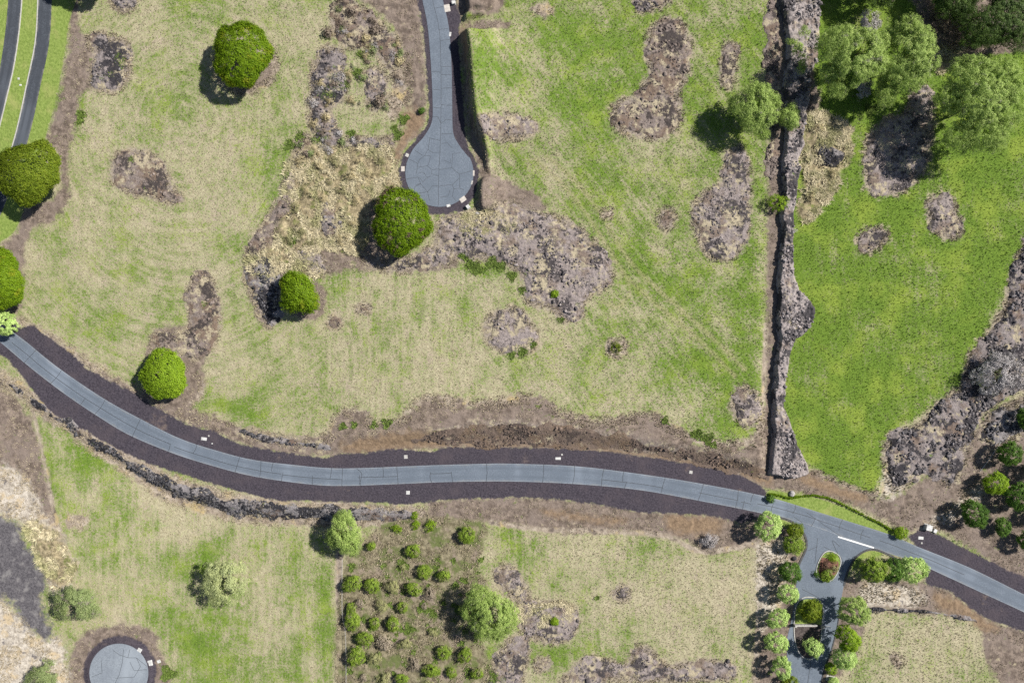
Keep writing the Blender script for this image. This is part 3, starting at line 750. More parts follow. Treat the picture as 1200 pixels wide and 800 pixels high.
main_road = tag(ribbon("main_road", ROAD_UP, ROAD_LO, M_ROAD), "curving grey asphalt road between dark cinder shoulders", "road", kind="structure")
drive = tag(sheet("entrance_drive", DRIVE, M_ROAD, DZ - .012), "asphalt entrance drive splitting round planted islands", "road", kind="structure")
kp = [(476,192)]
a0 = 200
bulb = [(CDS[0] + 40 * math.cos(R(a)), CDS[1] + 39.5 * math.sin(R(a))) for a in range(-28, 199, 8)]
side_poly = np.concatenate([smooth(SIDE_R, False, 4), np.array(bulb), smooth(SIDE_L, False, 4)[::-1]])
side_road = tag(sheet("side_road", side_poly, M_ROAD, DZ), "asphalt side road with cracked round turning end", "road", kind="structure")
d2 = [(CDS2[0] + 34.5 * math.cos(R(a)), CDS2[1] + 34.5 * math.sin(R(a))) for a in range(120, 421, 6)]
turn = tag(sheet("turning_circle", np.array(d2 + [(157, 850), (122, 850)]), M_ROAD_L, DZ), "pale round turning circle with cracks in the straw ground", "road", kind="structure")
laneA = tag(ribbon("divided_road", [(x - LANE_H, y) for x, y in LANE_A], [(x + LANE_H, y) for x, y in LANE_A], M_ROAD_D), "dark carriageway at the edge of the lawn", "road", kind="structure")
laneB = tag(ribbon("divided_road", [(x - LANE_H, y) for x, y in LANE_B], [(x + LANE_H, y) for x, y in LANE_B], M_ROAD_D), "dark carriageway with a pale kerb beside the brown strip", "road", kind="structure")
line_strip("kerb", [(x - LANE_H - .6, y) for x, y in LANE_B], .3, M_CONC, .15, laneB, thick=.4)
line_strip("kerb", [(x + LANE_H + .5, y) for x, y in LANE_A], .28, M_CONC, .13, laneA, thick=.4)
# pale concrete ribbons along the road edges
for e, s in ((ROAD_UP, 1), (ROAD_LO, -1)):
    line_strip("edge_ribbon", [(x, y + s * .6) for x, y in e], .16, M_ROAD_L, DZ + .004, main_road)
    
# crack sealing lines
UPc = smooth(ROAD_UP, False, 8); LOc = smooth(ROAD_LO, False, 8)
def edge_at(P, x): 
    o_ = np.argsort(P[:, 0]); return np.interp(x, P[o_, 0], P[o_, 1])
cen = [(x, (edge_at(UPc, x) + edge_at(LOc, x)) / 2 + (random.random() - .5)) for x in range(20, 560, 20)]
cl = [((a[0] + b[0]) / 2, (a[1] + b[1]) / 2) for a, b in zip(UPc[::6], LOc[::6])]
def road_pt(s, f):
    """point along the road: s = 0..1 by edge index, f across"""
    a = UPr[int(s * 799)]; b = LOr[np.argmin(((LOr - a) ** 2).sum(1))]
    return a + (b - a) * f
def arcs(P, k):
    q = np.concatenate([[0], np.cumsum(np.hypot(*np.diff(P, axis=0).T))]); u = np.linspace(0, q[-1], k)
    return np.stack([np.interp(u, q, P[:, 0]), np.interp(u, q, P[:, 1])], 1)
UPr = arcs(UPc, 800); LOr = arcs(LOc, 800)
def nearest_s(x):
    ss = np.linspace(.02, .98, 900); xs = np.array([road_pt(q, .5)[0] for q in ss]); return ss[np.argmin(np.abs(xs - x))]
def centre_seal(xa, xb, f):
    pts = []
    for x in np.linspace(xa, xb, max(3, int(abs(xb - xa) / 15))):
        pts.append(road_pt(nearest_s(x), f + random.uniform(-.02, .02)))
    line_strip("crack_seal", pts, .14, M_SEAL, DZ + .009, main_road)
for xa, xb, f in ((15, 200, .55), (205, 330, .6), (332, 402, .62), (420, 465, .55), (505, 528, .5), (705, 777, .62), (820, 865, .55), (868, 880, .6), (888, 1020, .5), (1030, 1130, .5)):
    centre_seal(xa, xb, f)
for x, f0, f1 in ((36,0,1),(66,0,1),(100,.55,1),(118,0,1),(160,0,1),(200,.5,1),(228,0,.6),(278,0,1),(305,0,1),(319,0,.5),(331,.5,1),(366,.5,1),(388,0,.6),(402,0,1),(421,.4,1),(449,0,.6),(465,0,1),(505,.4,1),(529,.4,1),(570,0,1),(637,0,1),(673,0,1),(707,0,1),(730,0,.6),(735,.6,1),(777,0,1),(822,0,1),(864,0,1),(880,0,.5),(872,.5,1),(905,.3,1),(930,0,.6),(955,.4,1),(985,0,.7),(1010,.2,.8)):
    s_ = nearest_s(x)
    a = road_pt(s_, f0); b = road_pt(s_, f1)
    mid_ = (a + b) / 2 + np.array([random.uniform(-1.2, 1.2), 0])
    line_strip("crack_seal", [a, mid_, b + np.array([random.uniform(-1.5, 1.5), 0])], .12, M_SEAL, DZ + .013, main_road)
line_strip("crack_seal", [(418, 549), (424, 555), (421, 568)], .12, M_SEAL, DZ + .017, main_road)
# side road cracks (traced, x/8 and y/8 of an enlarged view)
Z5 = lambda L: [(460 + x / 8, 160 + y / 8) for x, y in L]
side_c = [[(503,-40),(507,0),(513,25),(516,50),(517,100),(516.5,150),(515.5,180),(514,210),(514,240)],
 [(511,10),(519,8)],[(514,35),(525,34)],[(516,48),(527,47)],[(506,84),(517,85)],[(517,79),(529,78)],[(517,88),(529,88)],[(517,104),(530,103)],[(507,126),(517,127)],[(507,105),(516,106)],[(517,123),(530,124)],[(507,137),(513,137),(517,145)],[(517,145),(523,140),(530,141)],[(518,157),(530,157)]] + \
 [Z5(L) for L in ([(350,20),(335,120),(300,180),(255,215),(235,260),(225,350)],[(345,15),(450,40)],[(335,125),(375,150),(450,150)],[(300,180),(355,180),(345,240),(330,275)],[(210,130),(285,180)],[(160,215),(240,255)],[(235,290),(325,275),(370,310),(435,305)],[(250,340),(290,335),(325,385),(285,425),(250,380)],[(370,315),(365,350),(435,372)],[(240,380),(260,440),(330,520),(345,600)],[(130,400),(235,380)],[(215,455),(265,440)],[(260,445),(210,470),(205,500)],[(330,520),(375,460),(430,465)],[(440,310),(555,295),(565,160),(640,155)],[(460,70),(510,55),(560,110)],[(555,295),(630,355),(745,320)],[(630,355),(630,480)],[(625,390),(565,450),(440,465)],[(485,225),(545,250),(545,210)],[(560,455),(575,490),(620,485),(670,500)],[(575,490),(560,560),(590,600)],[(445,570),(520,560),(540,500)],[(250,530),(330,520)],[(325,385),(360,370)])]
for L in side_c:
    line_strip("crack_seal", L, .09, M_SEAL, DZ + .009, side_road, sm=len(L) > 8)
Z6 = lambda L: [(x / 4, 600 + y / 4) for x, y in L]
for L in ([(530,645),(560,665),(600,680),(640,680),(690,720)],[(580,640),(575,700),(560,760),(540,800)],[(640,680),(660,720),(630,770),(540,775)],[(430,770),(480,750),(475,690)],[(610,700),(630,740),(690,735)],[(600,680),(610,640)]):
    line_strip("crack_seal", Z6(L), .10, M_SEAL, DZ + .009, turn, sm=False)
for L in ([(945,600),(962,612),(985,628)],[(958,630),(955,660)],[(940,690),(960,700)],[(984,640),(975,633),(985,655)],[(950,775),(946,800)],[(940,612),(930,605)],[(965,640),(985,652),(988,668)],[(946,645),(958,640)]):
    line_strip("crack_seal", L, .1, M_SEAL, DZ + .011, drive)
tag(line_strip("lane_line", [(982, 628.5), (1024, 641.5)], .42, M_WHITE, DZ + .02, sm=False), "single white painted bar at the mouth of the entrance drive", "road marking")

# ------------------------------------------------------------------ rocky patches
def rock_mat(name, light, dark, brown, p_dark, p_brown, straw=.0):
    n = NT(name, .95, .1)
    a = n.noise(.9, 4, .75); b = n.noise(1.5, 5, .75); c3 = n.noise(.4, 3, .7)
    c = n.mix(n.rng(a, .3, .7), tuple(x * .62 for x in light), light)
    c = n.mix(n.rng(n.noise(6, 4, .65), p_brown - .06, p_brown + .08), c, brown)
    pd = n.noise(7, 3, .6)
    b = n.math('ADD', b, n.math('MULTIPLY', n.math('SUBTRACT', pd, .5), 1.7))
    c = n.mix(n.rng(b, p_dark - .04, p_dark + .05), c, dark)
    c = n.mix(n.rng(c3, .58, .68), c, tuple(x * .7 for x in dark))
    if straw:
        sw_ = n.math('ADD', n.noise(1.6, 5, .75), n.math('MULTIPLY', n.math('SUBTRACT', n.noise(5.5, 3, .6), .5), .75))
        c = n.mix(n.rng(sw_, straw - .06, straw + .08), c, (.37, .32, .225))
    c = n.mix(n.rng(n.noise(3.1, 4, .7), .66, .74), c, (.10, .15, .03))
    n.color(c); n.bump(n.math('ADD', n.noise(.5, 4, .75), n.noise(1.5, 3)), .9, .3)
    return n.m
def stone_mat(name, a, b):
    n = NT(name, .95, .15)
    r = n.attr("rnd")
    c = n.mix(r, a, b)
    c = n.mix(n.rng(n.noise(.35, 3, .7), .4, .7), c, tuple(x * .6 for x in a))
    n.color(c); n.bump(n.noise(.15, 3, .7), .5, .05)
    return n.m
RM = {'lilac': rock_mat("lilac_lava", (.31, .265, .255), (.06, .053, .056), (.18, .14, .115), .56, .53, .56),
      'brown': rock_mat("brown_lava", (.26, .215, .195), (.062, .052, .05), (.165, .122, .095), .58, .49, .57),
      'dark': rock_mat("dark_lava", (.27, .235, .23), (.042, .039, .044), (.16, .12, .098), .53, .55, .60),
      'black': rock_mat("black_lava", (.27, .25, .255), (.032, .031, .037), (.13, .096, .078), .51, .56, .64),
      'scrub': rock_mat("scrub_rock", (.30, .25, .215), (.07, .06, .058), (.19, .145, .105), .56, .48, .56),
      'stone': rock_mat("berm_stone", (.37, .325, .315), (.065, .06, .064), (.21, .165, .14), .57, .57, .66),
      'earth': rock_mat("earthy_rubble", (.185, .14, .115), (.08, .063, .056), (.155, .112, .08), .60, .50, .66)}
SM = {'lilac': stone_mat("lilac_stones", (.09, .08, .083), (.36, .315, .305)), 'brown': stone_mat("brown_stones", (.10, .08, .075), (.33, .27, .235)),
      'dark': stone_mat("dark_stones", (.05, .047, .052), (.28, .255, .26)), 'black': stone_mat("black_stones", (.03, .03, .035), (.15, .145, .155)),
      'scrub': stone_mat("scrub_stones", (.09, .08, .078), (.34, .29, .26)), 'stone': stone_mat("berm_stones", (.10, .09, .095), (.44, .395, .39)),
      'earth': stone_mat("earth_stones", (.05, .042, .042), (.23, .17, .135))}

_t = (1 + 5 ** .5) / 2
ICO_V = np.array([(-1,_t,0),(1,_t,0),(-1,-_t,0),(1,-_t,0),(0,-1,_t),(0,1,_t),(0,-1,-_t),(0,1,-_t),(_t,0,-1),(_t,0,1),(-_t,0,-1),(-_t,0,1)]) / math.hypot(1, _t)
ICO_F = np.array([(0,11,5),(0,5,1),(0,1,7),(0,7,10),(0,10,11),(1,5,9),(5,11,4),(11,10,2),(10,7,6),(7,1,8),(3,9,4),(3,4,2),(3,2,6),(3,6,8),(3,8,9),(4,9,5),(2,4,11),(6,2,10),(8,6,7),(9,8,1)])
def stones_mesh(name, X, Y, Z, size):
    """many loose angular stones as one mesh; X, Y, Z world metres, size = radius"""
    k = len(X)
    v = ICO_V[None] * (1 + rng.uniform(-.28, .28, (k, 12, 1)))
    v = v * np.stack([size * rng.uniform(.75, 1.35, k), size * rng.uniform(.7, 1.1, k), size * rng.uniform(.55, 1.0, k)], 1)[:, None]
    a = rng.uniform(0, 6.283, k); c = np.cos(a)[:, None]; s = np.sin(a)[:, None]
    vx = v[..., 0] * c - v[..., 1] * s; vy = v[..., 0] * s + v[..., 1] * c
    V = np.stack([vx + X[:, None], vy + Y[:, None], v[..., 2] + Z[:, None]], -1).reshape(-1, 3)
    F = (ICO_F[None] + 12 * np.arange(k)[:, None, None]).reshape(-1, 3)
    me = mesh_np(name, V, F)
    attr(me, "rnd", np.repeat(rng.random(k) ** 1.4, 20), 'FACE')
    return me

GROUND_UP = np.zeros(XX.shape)
def rocky(name, label, poly, h, edge, mk, dens, ssize, sm=True):
    solid = h > 1.5
    h *= .9; ssize *= .72; dens *= 1.5
    P = smooth(poly) if sm else np.asarray(poly, float)
    x0, y0 = np.floor(P.min(0)) - 3; x1, y1 = np.ceil(P.max(0)) + 3
    x0 = max(x0, -40); y0 = max(y0, -40); x1 = min(x1, 1240); y1 = min(y1, 840)
    step = 1.0 if (x1 - x0) * (y1 - y0) < 40000 else 1.35
    gx = np.arange(x0, x1 + .1, step); gy = np.arange(y0, y1 + .1, step)
    X, Y = np.meshgrid(gx, gy)
    d = sdf_pts(X, Y, P) + (fbm(X / 16, Y / 16, 5, 51) - .5) * (22 if edge > 3.6 else 8)
    e = sstep(-.6, edge, d)
    lum = fbm(X / 7, Y / 7, 4, 61, True) * .6 + fbm(X / 2.6, Y / 2.6, 2, 71) * .55
    Z = samp(H, X, Y) + np.where(d > -.6, .04 + h * e * ((.5 + .5 * lum) if solid else (.05 + .75 * lum)), -.2)
    Z = np.where(d < -1.6, samp(H, X, Y) - .5, Z)
    keep = d > -2.2
    k4 = keep[:-1, :-1] | keep[1:, :-1] | keep[:-1, 1:] | keep[1:, 1:]
    ix = np.arange(X.size).reshape(X.shape)
    F = np.stack([ix[1:, :-1], ix[1:, 1:], ix[:-1, 1:], ix[:-1, :-1]], -1)[k4]
    used, inv = np.unique(F, return_inverse=True)
    ox, oy = P.mean(0)
    base_z = float(samp(H, ox, oy))
    V = np.stack([wx(X), wy(Y), Z], -1).reshape(-1, 3)[used]
    org = np.array([float(wx(ox)), float(wy(oy)), base_z])
    me = mesh_np(name, V - org, inv.reshape(-1, 4), True)
    root = empty(name, tuple(org))
    tag(root, label, "rocks")
    obj("rock_bed", me, RM[mk], root)
    # loose stones
    area = (d > 0).sum() * (PX * step) ** 2
    k = int(area * dens)
    if k > 2:
        cand = np.argwhere(d > .5)
        wgt = .06 + (fbm(X / 12, Y / 12, 4, 81)[d > .5] > .53)
        pick = cand[rng.choice(len(cand), k, p=wgt / wgt.sum())]
        jx = X[pick[:, 0], pick[:, 1]] + rng.uniform(-.5, .5, k); jy = Y[pick[:, 0], pick[:, 1]] + rng.uniform(-.5, .5, k)
        sz = ssize * rng.lognormal(-.45, .5, k); sz = np.clip(sz, .07, .8)
        zz = Z[pick[:, 0], pick[:, 1]] + sz * .15
        st = obj("loose_stones", stones_mesh("loose_stones", wx(jx) - org[0], wy(jy) - org[1], zz - org[2], sz), SM[mk], root)
        tag(st, kind="stuff")
    return root

for o in OUT:
    rocky(*o)
P_ = smooth(SW_BANK, False, 3); T_ = np.gradient(P_, axis=0); T_ /= np.hypot(T_[:, 0], T_[:, 1])[:, None]
N_ = np.stack([-T_[:, 1], T_[:, 0]], 1); hw = np.interp(np.linspace(0, 1, len(P_)), np.linspace(0, 1, len(SW_HALF)), SW_HALF)[:, None]
rocky("rubble_bank", "long dark rubble slope falling from the road shoulder to the lower field", np.concatenate([P_ + N_ * hw, (P_ - N_ * hw)[::-1]]), .32, 3.7, 'black', 2.4, .36, sm=False)
# low dry stone wall right of the entrance drive
rocky("stone_wall", "low dark dry stone wall along the top of the round dry field", np.concatenate([smooth([(1017,712),(1050,713),(1090,715),(1120,720),(1146,726)], False), smooth([(1146,730),(1120,724),(1090,718.5),(1050,716.5),(1017,716)], False)]), .9, 1.5, 'black', 2.5, .3, sm=False)

# ------------------------------------------------------------------ grass
def tuft_field(name, PXs, PYs, size, blades, mat, label, gvals=None, spread=.5, tall=.8, wid=1.0):
    k = len(PXs)
    a = rng.uniform(0, 6.283, (k, blades)); lean = rng.uniform(.25, 1.0, (k, blades)) * spread
    s = size[:, None] * rng.uniform(.6, 1.3, (k, blades))
    X = wx(PXs)[:, None]; Y = wy(PYs)[:, None]; Z = samp(H, PXs, PYs)[:, None] - .03
    dx = np.cos(a); dy = np.sin(a); wd = s * rng.uniform(.16, .34, (k, blades)) * wid
    b1 = np.stack([X - dy * wd + dx * s * .05, Y + dx * wd + dy * s * .05, Z + 0 * s], -1)
    b2 = np.stack([X + dy * wd + dx * s * .05, Y - dx * wd + dy * s * .05, Z + 0 * s], -1)
    tp = np.stack([X + dx * s * lean * 1.6, Y + dy * s * lean * 1.6, Z + s * tall * (1.1 - .5 * lean)], -1)
    V = np.stack([b1, b2, tp], 2).reshape(-1, 3)
    F = np.arange(len(V)).reshape(-1, 3)
    me = mesh_np(name, V, F)
    rr = np.repeat(rng.random(k), blades) * .6 + rng.random(k * blades) * .4
    attr(me, "rnd", rr, 'FACE')
    if gvals is not None:
        attr(me, "g", np.repeat(gvals, blades), 'FACE')
        attr(me, "su", np.repeat(samp(SU, PXs, PYs), blades), 'FACE'); attr(me, "sv", np.repeat(samp(SV, PXs, PYs), blades), 'FACE')
    return tag(obj(name, me, mat), label, "grass", kind="stuff")

n = NT("grass_blades", .9, .1)
gc, *_ = grass_color(n, n.attr("g"), n.math('MULTIPLY', n.math('SUBTRACT', n.attr("rnd"), .5), 1.5))
gc = n.mix(n.rng(n.attr("rnd"), .0, 1.0, 0, .35, False), gc, n.mix(n.rng(n.attr("g"), .3, 1.1), (.52, .475, .33), (.22, .32, .05)))
n.color(gc); M_BLADE = n.m
n = NT("golden_blades", .85, .15)
n.color(n.mix(n.rng(n.noise(5, 3), .42, .62), n.mix(n.attr("rnd"), (.32, .275, .17), (.74, .66, .46)), n.mix(n.attr("rnd"), (.17, .17, .075), (.48, .45, .25)))); M_GOLD = n.m
n = NT("pale_blades", .9, .1)
n.color(n.mix(n.attr("rnd"), (.21, .175, .12), (.47, .41, .30))); M_PALE = n.m

NT_ = 330000
tx = rng.uniform(-30, 1230, NT_); ty = rng.uniform(-30, 830, NT_)
bare = np.maximum.reduce([samp(LAY[k], tx, ty) for k in ('soil', 'cinder', 'ash', 'lawn', 'golden', 'orange', 'edge', 'olive', 'bleach')])
bare = np.maximum(bare, samp(ROADMASK, tx, ty))
pl = samp(LAY['pale'], tx, ty)
rocks = np.full(NT_, False)
ok = (bare < 0) & (pl < -2)
tuft_field("field_grass", tx[ok], ty[ok], rng.uniform(.17, .42, ok.sum()), 3, M_BLADE, "mottled straw and green field grass", samp(GRN, tx[ok], ty[ok]))
# scattered grass over pale edges and soil
ok2 = ((samp(LAY['soil'], tx, ty) > 0) & (samp(LAY['cinder'], tx, ty) < -2) & (samp(ROADMASK, tx, ty) < -2) & (samp(LAY['orange'], tx, ty) < 0) & (fbm(tx / 14, ty / 14, 3, 91) > .47)) | ((pl > -2) & (bare < -1) & (rng.random(NT_) < .6))
ex = rng.uniform(-20, 1220, 500000); ey = rng.uniform(-20, 820, 500000)
el = samp(LAY['pale'], ex, ey); eb = np.maximum.reduce([samp(LAY[k], ex, ey) for k in ('cinder', 'lawn', 'orange')]); eb = np.maximum(eb, samp(ROADMASK, ex, ey))
okx = (el > -3) & (el < 9) & (eb < -2) & (fbm(ex / 10, ey / 10, 3, 97) > .44)
okb = (np.maximum(samp(LAY['bleach'], ex, ey), samp(LAY['olive'], ex, ey)) > 0) & (eb < -2) & (fbm(ex / 12, ey / 12, 3, 98) > .5)
okx |= okb
tuft_field("edge_grass", ex[okx], ey[okx], rng.uniform(.2, .5, okx.sum()), 3, M_PALE, "straw tufts creeping over rock edges", tall=1.1)
tuft_field("dry_thatch", tx[ok2], ty[ok2], rng.uniform(.15, .42, ok2.sum()), 3, M_PALE, "pale dry thatch along bare edges")
ng = 60000
gx_ = rng.uniform(280, 1140, ng); gy_ = rng.uniform(30, 760, ng)
gl = samp(LAY['golden'], gx_, gy_)
for _ in range(3):
    a_, b_ = rng.uniform(-20, 1140, 150000), rng.uniform(30, 760, 150000)
    gx_ = np.concatenate([gx_, a_]); gy_ = np.concatenate([gy_, b_])
gl = samp(LAY['golden'], gx_, gy_)
okg = (gl > -3) & (fbm(gx_ / 11, gy_ / 11, 4, 95) > .50) & (rng.random(len(gx_)) < .75)
tuft_field("golden_grass", gx_[okg], gy_[okg], rng.uniform(.45, 1.15, okg.sum()), 16, M_GOLD, "tall golden bunch grass", None, .9, .7, .45)

# ------------------------------------------------------------------ trees and shrubs
def leaf_mat(name, a, b, c, trans=.38, rough=.6, gain=1.25, spot=None, spot_at=.62, wl=2.2):
    n = NT(name, rough, .2)
    a, b, c = (tuple(x * gain for x in q) for q in (a, b, c))
    r = n.attr("rnd")
    col = n.mix(n.rng(r, 0, .55, 0, 1, False), a, b)
    col = n.mix(n.rng(r, .55, 1.0, 0, 1, False), col, c)
    if spot: col = n.mix(n.rng(n.noise(wl, 3, .6), spot_at - .03, spot_at + .06), col, spot)
    n.color(col)
    tl = n.t.nodes.new("ShaderNodeBsdfTranslucent"); n.put(tl.inputs[0], col)
    mx = n.t.nodes.new("ShaderNodeMixShader"); mx.inputs[0].default_value = trans
    n.t.links.new(n.b.outputs[0], mx.inputs[1]); n.t.links.new(tl.outputs[0], mx.inputs[2])
    n.t.links.new(mx.outputs[0], n.out.inputs[0])
    return n.m
LM = {'pod': leaf_mat("broad_canopy_leaves", (.085, .15, .006), (.145, .235, .008), (.21, .305, .014), gain=1.2, spot=(.27, .32, .02), spot_at=.60, wl=4),
      'pod_brown': leaf_mat("browning_canopy_leaves", (.085, .15, .006), (.145, .235, .008), (.21, .305, .014), gain=1.2, spot=(.20, .15, .10), spot_at=.58),
      'pod_olive': leaf_mat("olive_canopy_leaves", (.07, .105, .008), (.13, .18, .012), (.19, .225, .022), gain=1.4),
      'feather': leaf_mat("feathery_leaves", (.14, .195, .05), (.235, .315, .085), (.34, .40, .14), gain=1.55, spot=(.29, .30, .20), spot_at=.63),
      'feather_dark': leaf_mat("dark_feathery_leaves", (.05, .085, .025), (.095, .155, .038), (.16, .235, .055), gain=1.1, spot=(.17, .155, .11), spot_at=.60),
      'pale': leaf_mat("pale_olive_leaves", (.20, .22, .115), (.30, .335, .165), (.40, .42, .21), gain=1.55),
      'greyg': leaf_mat("grey_green_leaves", (.13, .165, .075), (.20, .25, .10), (.27, .30, .15), gain=1.5, spot=(.36, .31, .27), spot_at=.6),
      'bush': leaf_mat("orchard_leaves", (.09, .145, .02), (.165, .24, .03), (.25, .32, .05), gain=1.5, spot=(.30, .31, .14), spot_at=.56),
      'bush_pale': leaf_mat("faded_orchard_leaves", (.19, .20, .095), (.29, .29, .14), (.36, .35, .17), gain=1.4),
      'bush_grey': leaf_mat("withered_leaves", (.21, .175, .14), (.31, .265, .205), (.39, .34, .26), gain=1.3),
      'plum': leaf_mat("pale_round_leaves", (.15, .23, .05), (.30, .40, .13), (.46, .54, .23), gain=1.55),
      'deep': leaf_mat("deep_green_leaves", (.04, .085, .014), (.075, .145, .022), (.13, .215, .035), gain=1.4),
      'lime': leaf_mat("lime_leaves", (.12, .20, .012), (.19, .29, .018), (.27, .37, .03), gain=1.35),
      'straw': leaf_mat("straw_scrub_leaves", (.30, .26, .15), (.46, .40, .25), (.58, .51, .34)),
      'straw_green': leaf_mat("straw_green_scrub_leaves", (.17, .165, .085), (.27, .26, .135), (.38, .35, .20)),
      'brush': leaf_mat("brown_brush_leaves", (.15, .12, .095), (.25, .205, .165), (.36, .30, .245)),
      'dead': leaf_mat("bare_grey_twigs", (.16, .15, .15), (.24, .225, .225), (.32, .305, .30), .05, gain=1.75),
      'red': leaf_mat("red_flowering_leaves", (.07, .035, .03), (.115, .07, .052), (.13, .14, .05))}
n = NT("bark", .95, .1); n.color(n.mix(n.noise(.4, 4, .7), (.09, .07, .055), (.22, .18, .145))); n.bump(n.noise(.2, 4), .6, .05); M_BARK = n.m

def crown_mesh(name, seed, r, h, zc, kind, n_clump, per, leaf, clump_r, hollow=.55, irr=.25, flat_bottom=True, elong=None, holes=0.0, lobes=None):
    """leafy crown: clumps of leaf-sized faces through an uneven dome. r radius, h half height, zc centre height"""
    g = np.random.default_rng(seed)
    if lobes is None:
        u = g.normal(size=(n_clump * 4, 3)); u /= np.linalg.norm(u, axis=1)[:, None]
        if flat_bottom: u = u[u[:, 2] > -.35]
        u = u[:n_clump]
        th = np.arctan2(u[:, 1], u[:, 0])
        ph = g.uniform(0, 6.28, 6)
        rad = 1 + irr * (.5 * np.sin(2 * th + ph[0]) + .35 * np.sin(3 * th + ph[1]) + .3 * np.sin(5 * th + ph[2]) + .2 * np.sin(9 * th + ph[3]))
        rr = g.uniform(hollow, 1.0, len(u)) ** .6
        sx, sy = elong or (1, 1)
        C = np.stack([u[:, 0] * rad * rr * (r - clump_r * .6) * sx, u[:, 1] * rad * rr * (r - clump_r * .6) * sy, zc + u[:, 2] * rr * (h - clump_r * .4)], 1)
    else:
        L = np.array(lobes, float)         # x, y, z, r per lobe
        w = L[:, 3] ** 2; q = g.choice(len(L), n_clump, p=w / w.sum())
        u = g.normal(size=(n_clump, 3)); u /= np.linalg.norm(u, axis=1)[:, None]; u[:, 2] = np.where(u[:, 2] < -.4, -u[:, 2], u[:, 2])
        rr = g.uniform(hollow, 1.0, n_clump) ** .6
        C = L[q, :3] + u * (rr * np.maximum(L[q, 3] - clump_r * .6, .2))[:, None] * np.array([1, 1, .75])
    if holes:
        nz = vnoise(C[:, 0] / (r * .3) + seed, C[:, 1] / (r * .3))
        C = C[nz > holes]
    k = len(C)
    cr = clump_r * g.uniform(.6, 1.25, k)
    d = g.normal(size=(k, per, 3)); d /= np.linalg.norm(d, axis=2)[..., None]
    d[..., 2] = np.where(d[..., 2] < -.3, -d[..., 2] * .6, d[..., 2])
    ctr = np.array([0, 0, zc - h * .5])
    out = C - ctr; out /= np.linalg.norm(out, axis=1)[:, None]
    Pn = C[:, None] + d * (cr[:, None] * g.uniform(.55, 1.05, (k, per)))[..., None]
    nrm = d * .6 + out[:, None] * .75 + g.normal(size=(k, per, 3)) * .36
    nrm /= np.linalg.norm(nrm, axis=2)[..., None]
    Pn = Pn.reshape(-1, 3); nrm = nrm.reshape(-1, 3)
    t = g.normal(size=nrm.shape); u1 = np.cross(nrm, t); u1 /= np.linalg.norm(u1, axis=1)[:, None]; u2 = np.cross(nrm, u1)
    s = leaf * g.uniform(.6, 1.35, len(Pn)); a1 = u1 * (s * .5)[:, None]; a2 = u2 * (s * g.uniform(.28, .5, len(Pn)))[:, None]
    V = np.stack([Pn - a1, Pn - a2 * .9 + a1 * .1, Pn + a1, Pn + a2 * .9 - a1 * .05], 1).reshape(-1, 3)
    V[:, 2] = np.maximum(V[:, 2], .05)
    F = np.arange(len(V)).reshape(-1, 4)
    me = mesh_np(name, V, F)
    attr(me, "rnd", np.clip(np.repeat(g.random(k), per) * .5 + g.random(k * per) * .5, 0, 1), 'FACE')
    me.materials.append(LM[kind])
    return me

def trunk_mesh(name, seed, r, top, thick):
    g = random.Random(seed); b = MB()
    b.tube((0, 0, -.3), (0, 0, top * .45), thick, thick * .72, 9)
    m_ = g.randint(5, 7)
    for i in range(m_):
        a = 6.283 * i / m_ + g.uniform(-.3, .3); q = r * g.uniform(.4, .7)
        k = (math.cos(a) * q * .45, math.sin(a) * q * .45, top * .66)
        b.tube((0, 0, top * .38), k, thick * .5, thick * .34, 6)
        b.tube(k, (math.cos(a + .2) * q, math.sin(a + .2) * q, top * g.uniform(.82, .98)), thick * .34, thick * .1, 6)
        b.tube(k, (math.cos(a - .5) * q * .9, math.sin(a - .5) * q * .9, top * g.uniform(.8, .95)), thick * .26, thick * .08, 5)
    me = b.mesh(name); me.materials.append(M_BARK); return me

CRN = {}
def crown_base(px, py, zc):
    """ground position below a crown whose middle shows at px, py; its height comes from its size"""
    k = (CAMZ - zc) / CAMZ
    return 600 + (px - 600) * k, 400 + (py - 400) * k

def tree(name, label, cat, px, py, rpx, kind, style, key=None, group=None, hf=None, rot=None, lobes=None, elong=None, seed=None):
    r = rpx * PX
    st = STY[style]
    hgt = (hf or st['hf']) * r                   # full height
    half = hgt * st['half']; zc = hgt - half
    r2 = r * (CAMZ - zc) / CAMZ
    bx, by = crown_base(px, py, zc + float(samp(H, px, py)))
    bid = (style, kind, key)
    if key is None or bid not in CRN:
        sd_ = seed if seed is not None else int(px * 7 + py * 13) % 9973
        area = r2 * r2
        lb = None
        if lobes:
            lb = [(lx * PX, -ly * PX, zc + lz, lr * PX * (1.12 if style == 'feather' else 1)) for lx, ly, lz, lr in lobes]
        cm = crown_mesh("crown", sd_, r2, half, zc, kind, int(max(14, st['clumps'] * area)), st['per'], st['leaf'], st['cr'] * (r2 / st['ref']) ** .5 if st.get('ref') else st['cr'], st['hollow'], st['irr'], True, elong, st['holes'], lb)
        tm = trunk_mesh("trunk", sd_, r2, zc + half * .3, max(.07, .035 * r2 + .03))
        CRN[bid] = (cm, tm, r2)
    cm, tm, rr_ = CRN[bid]
    root = empty(name, loc(bx, by), random.uniform(0, 6.28) if (rot is None and lobes is None and elong is None) else (rot or 0))
    f = r2 / rr_
    u_ = random.uniform(.86, 1.14) if key is not None else 1.0
    root.scale = (f * u_, f / u_, f * (random.uniform(.85, 1.15) if key is not None else 1.0))
    tag(root, label, cat, group)
    obj("trunk", tm, None, root); obj("crown", cm, None, root)
    return root

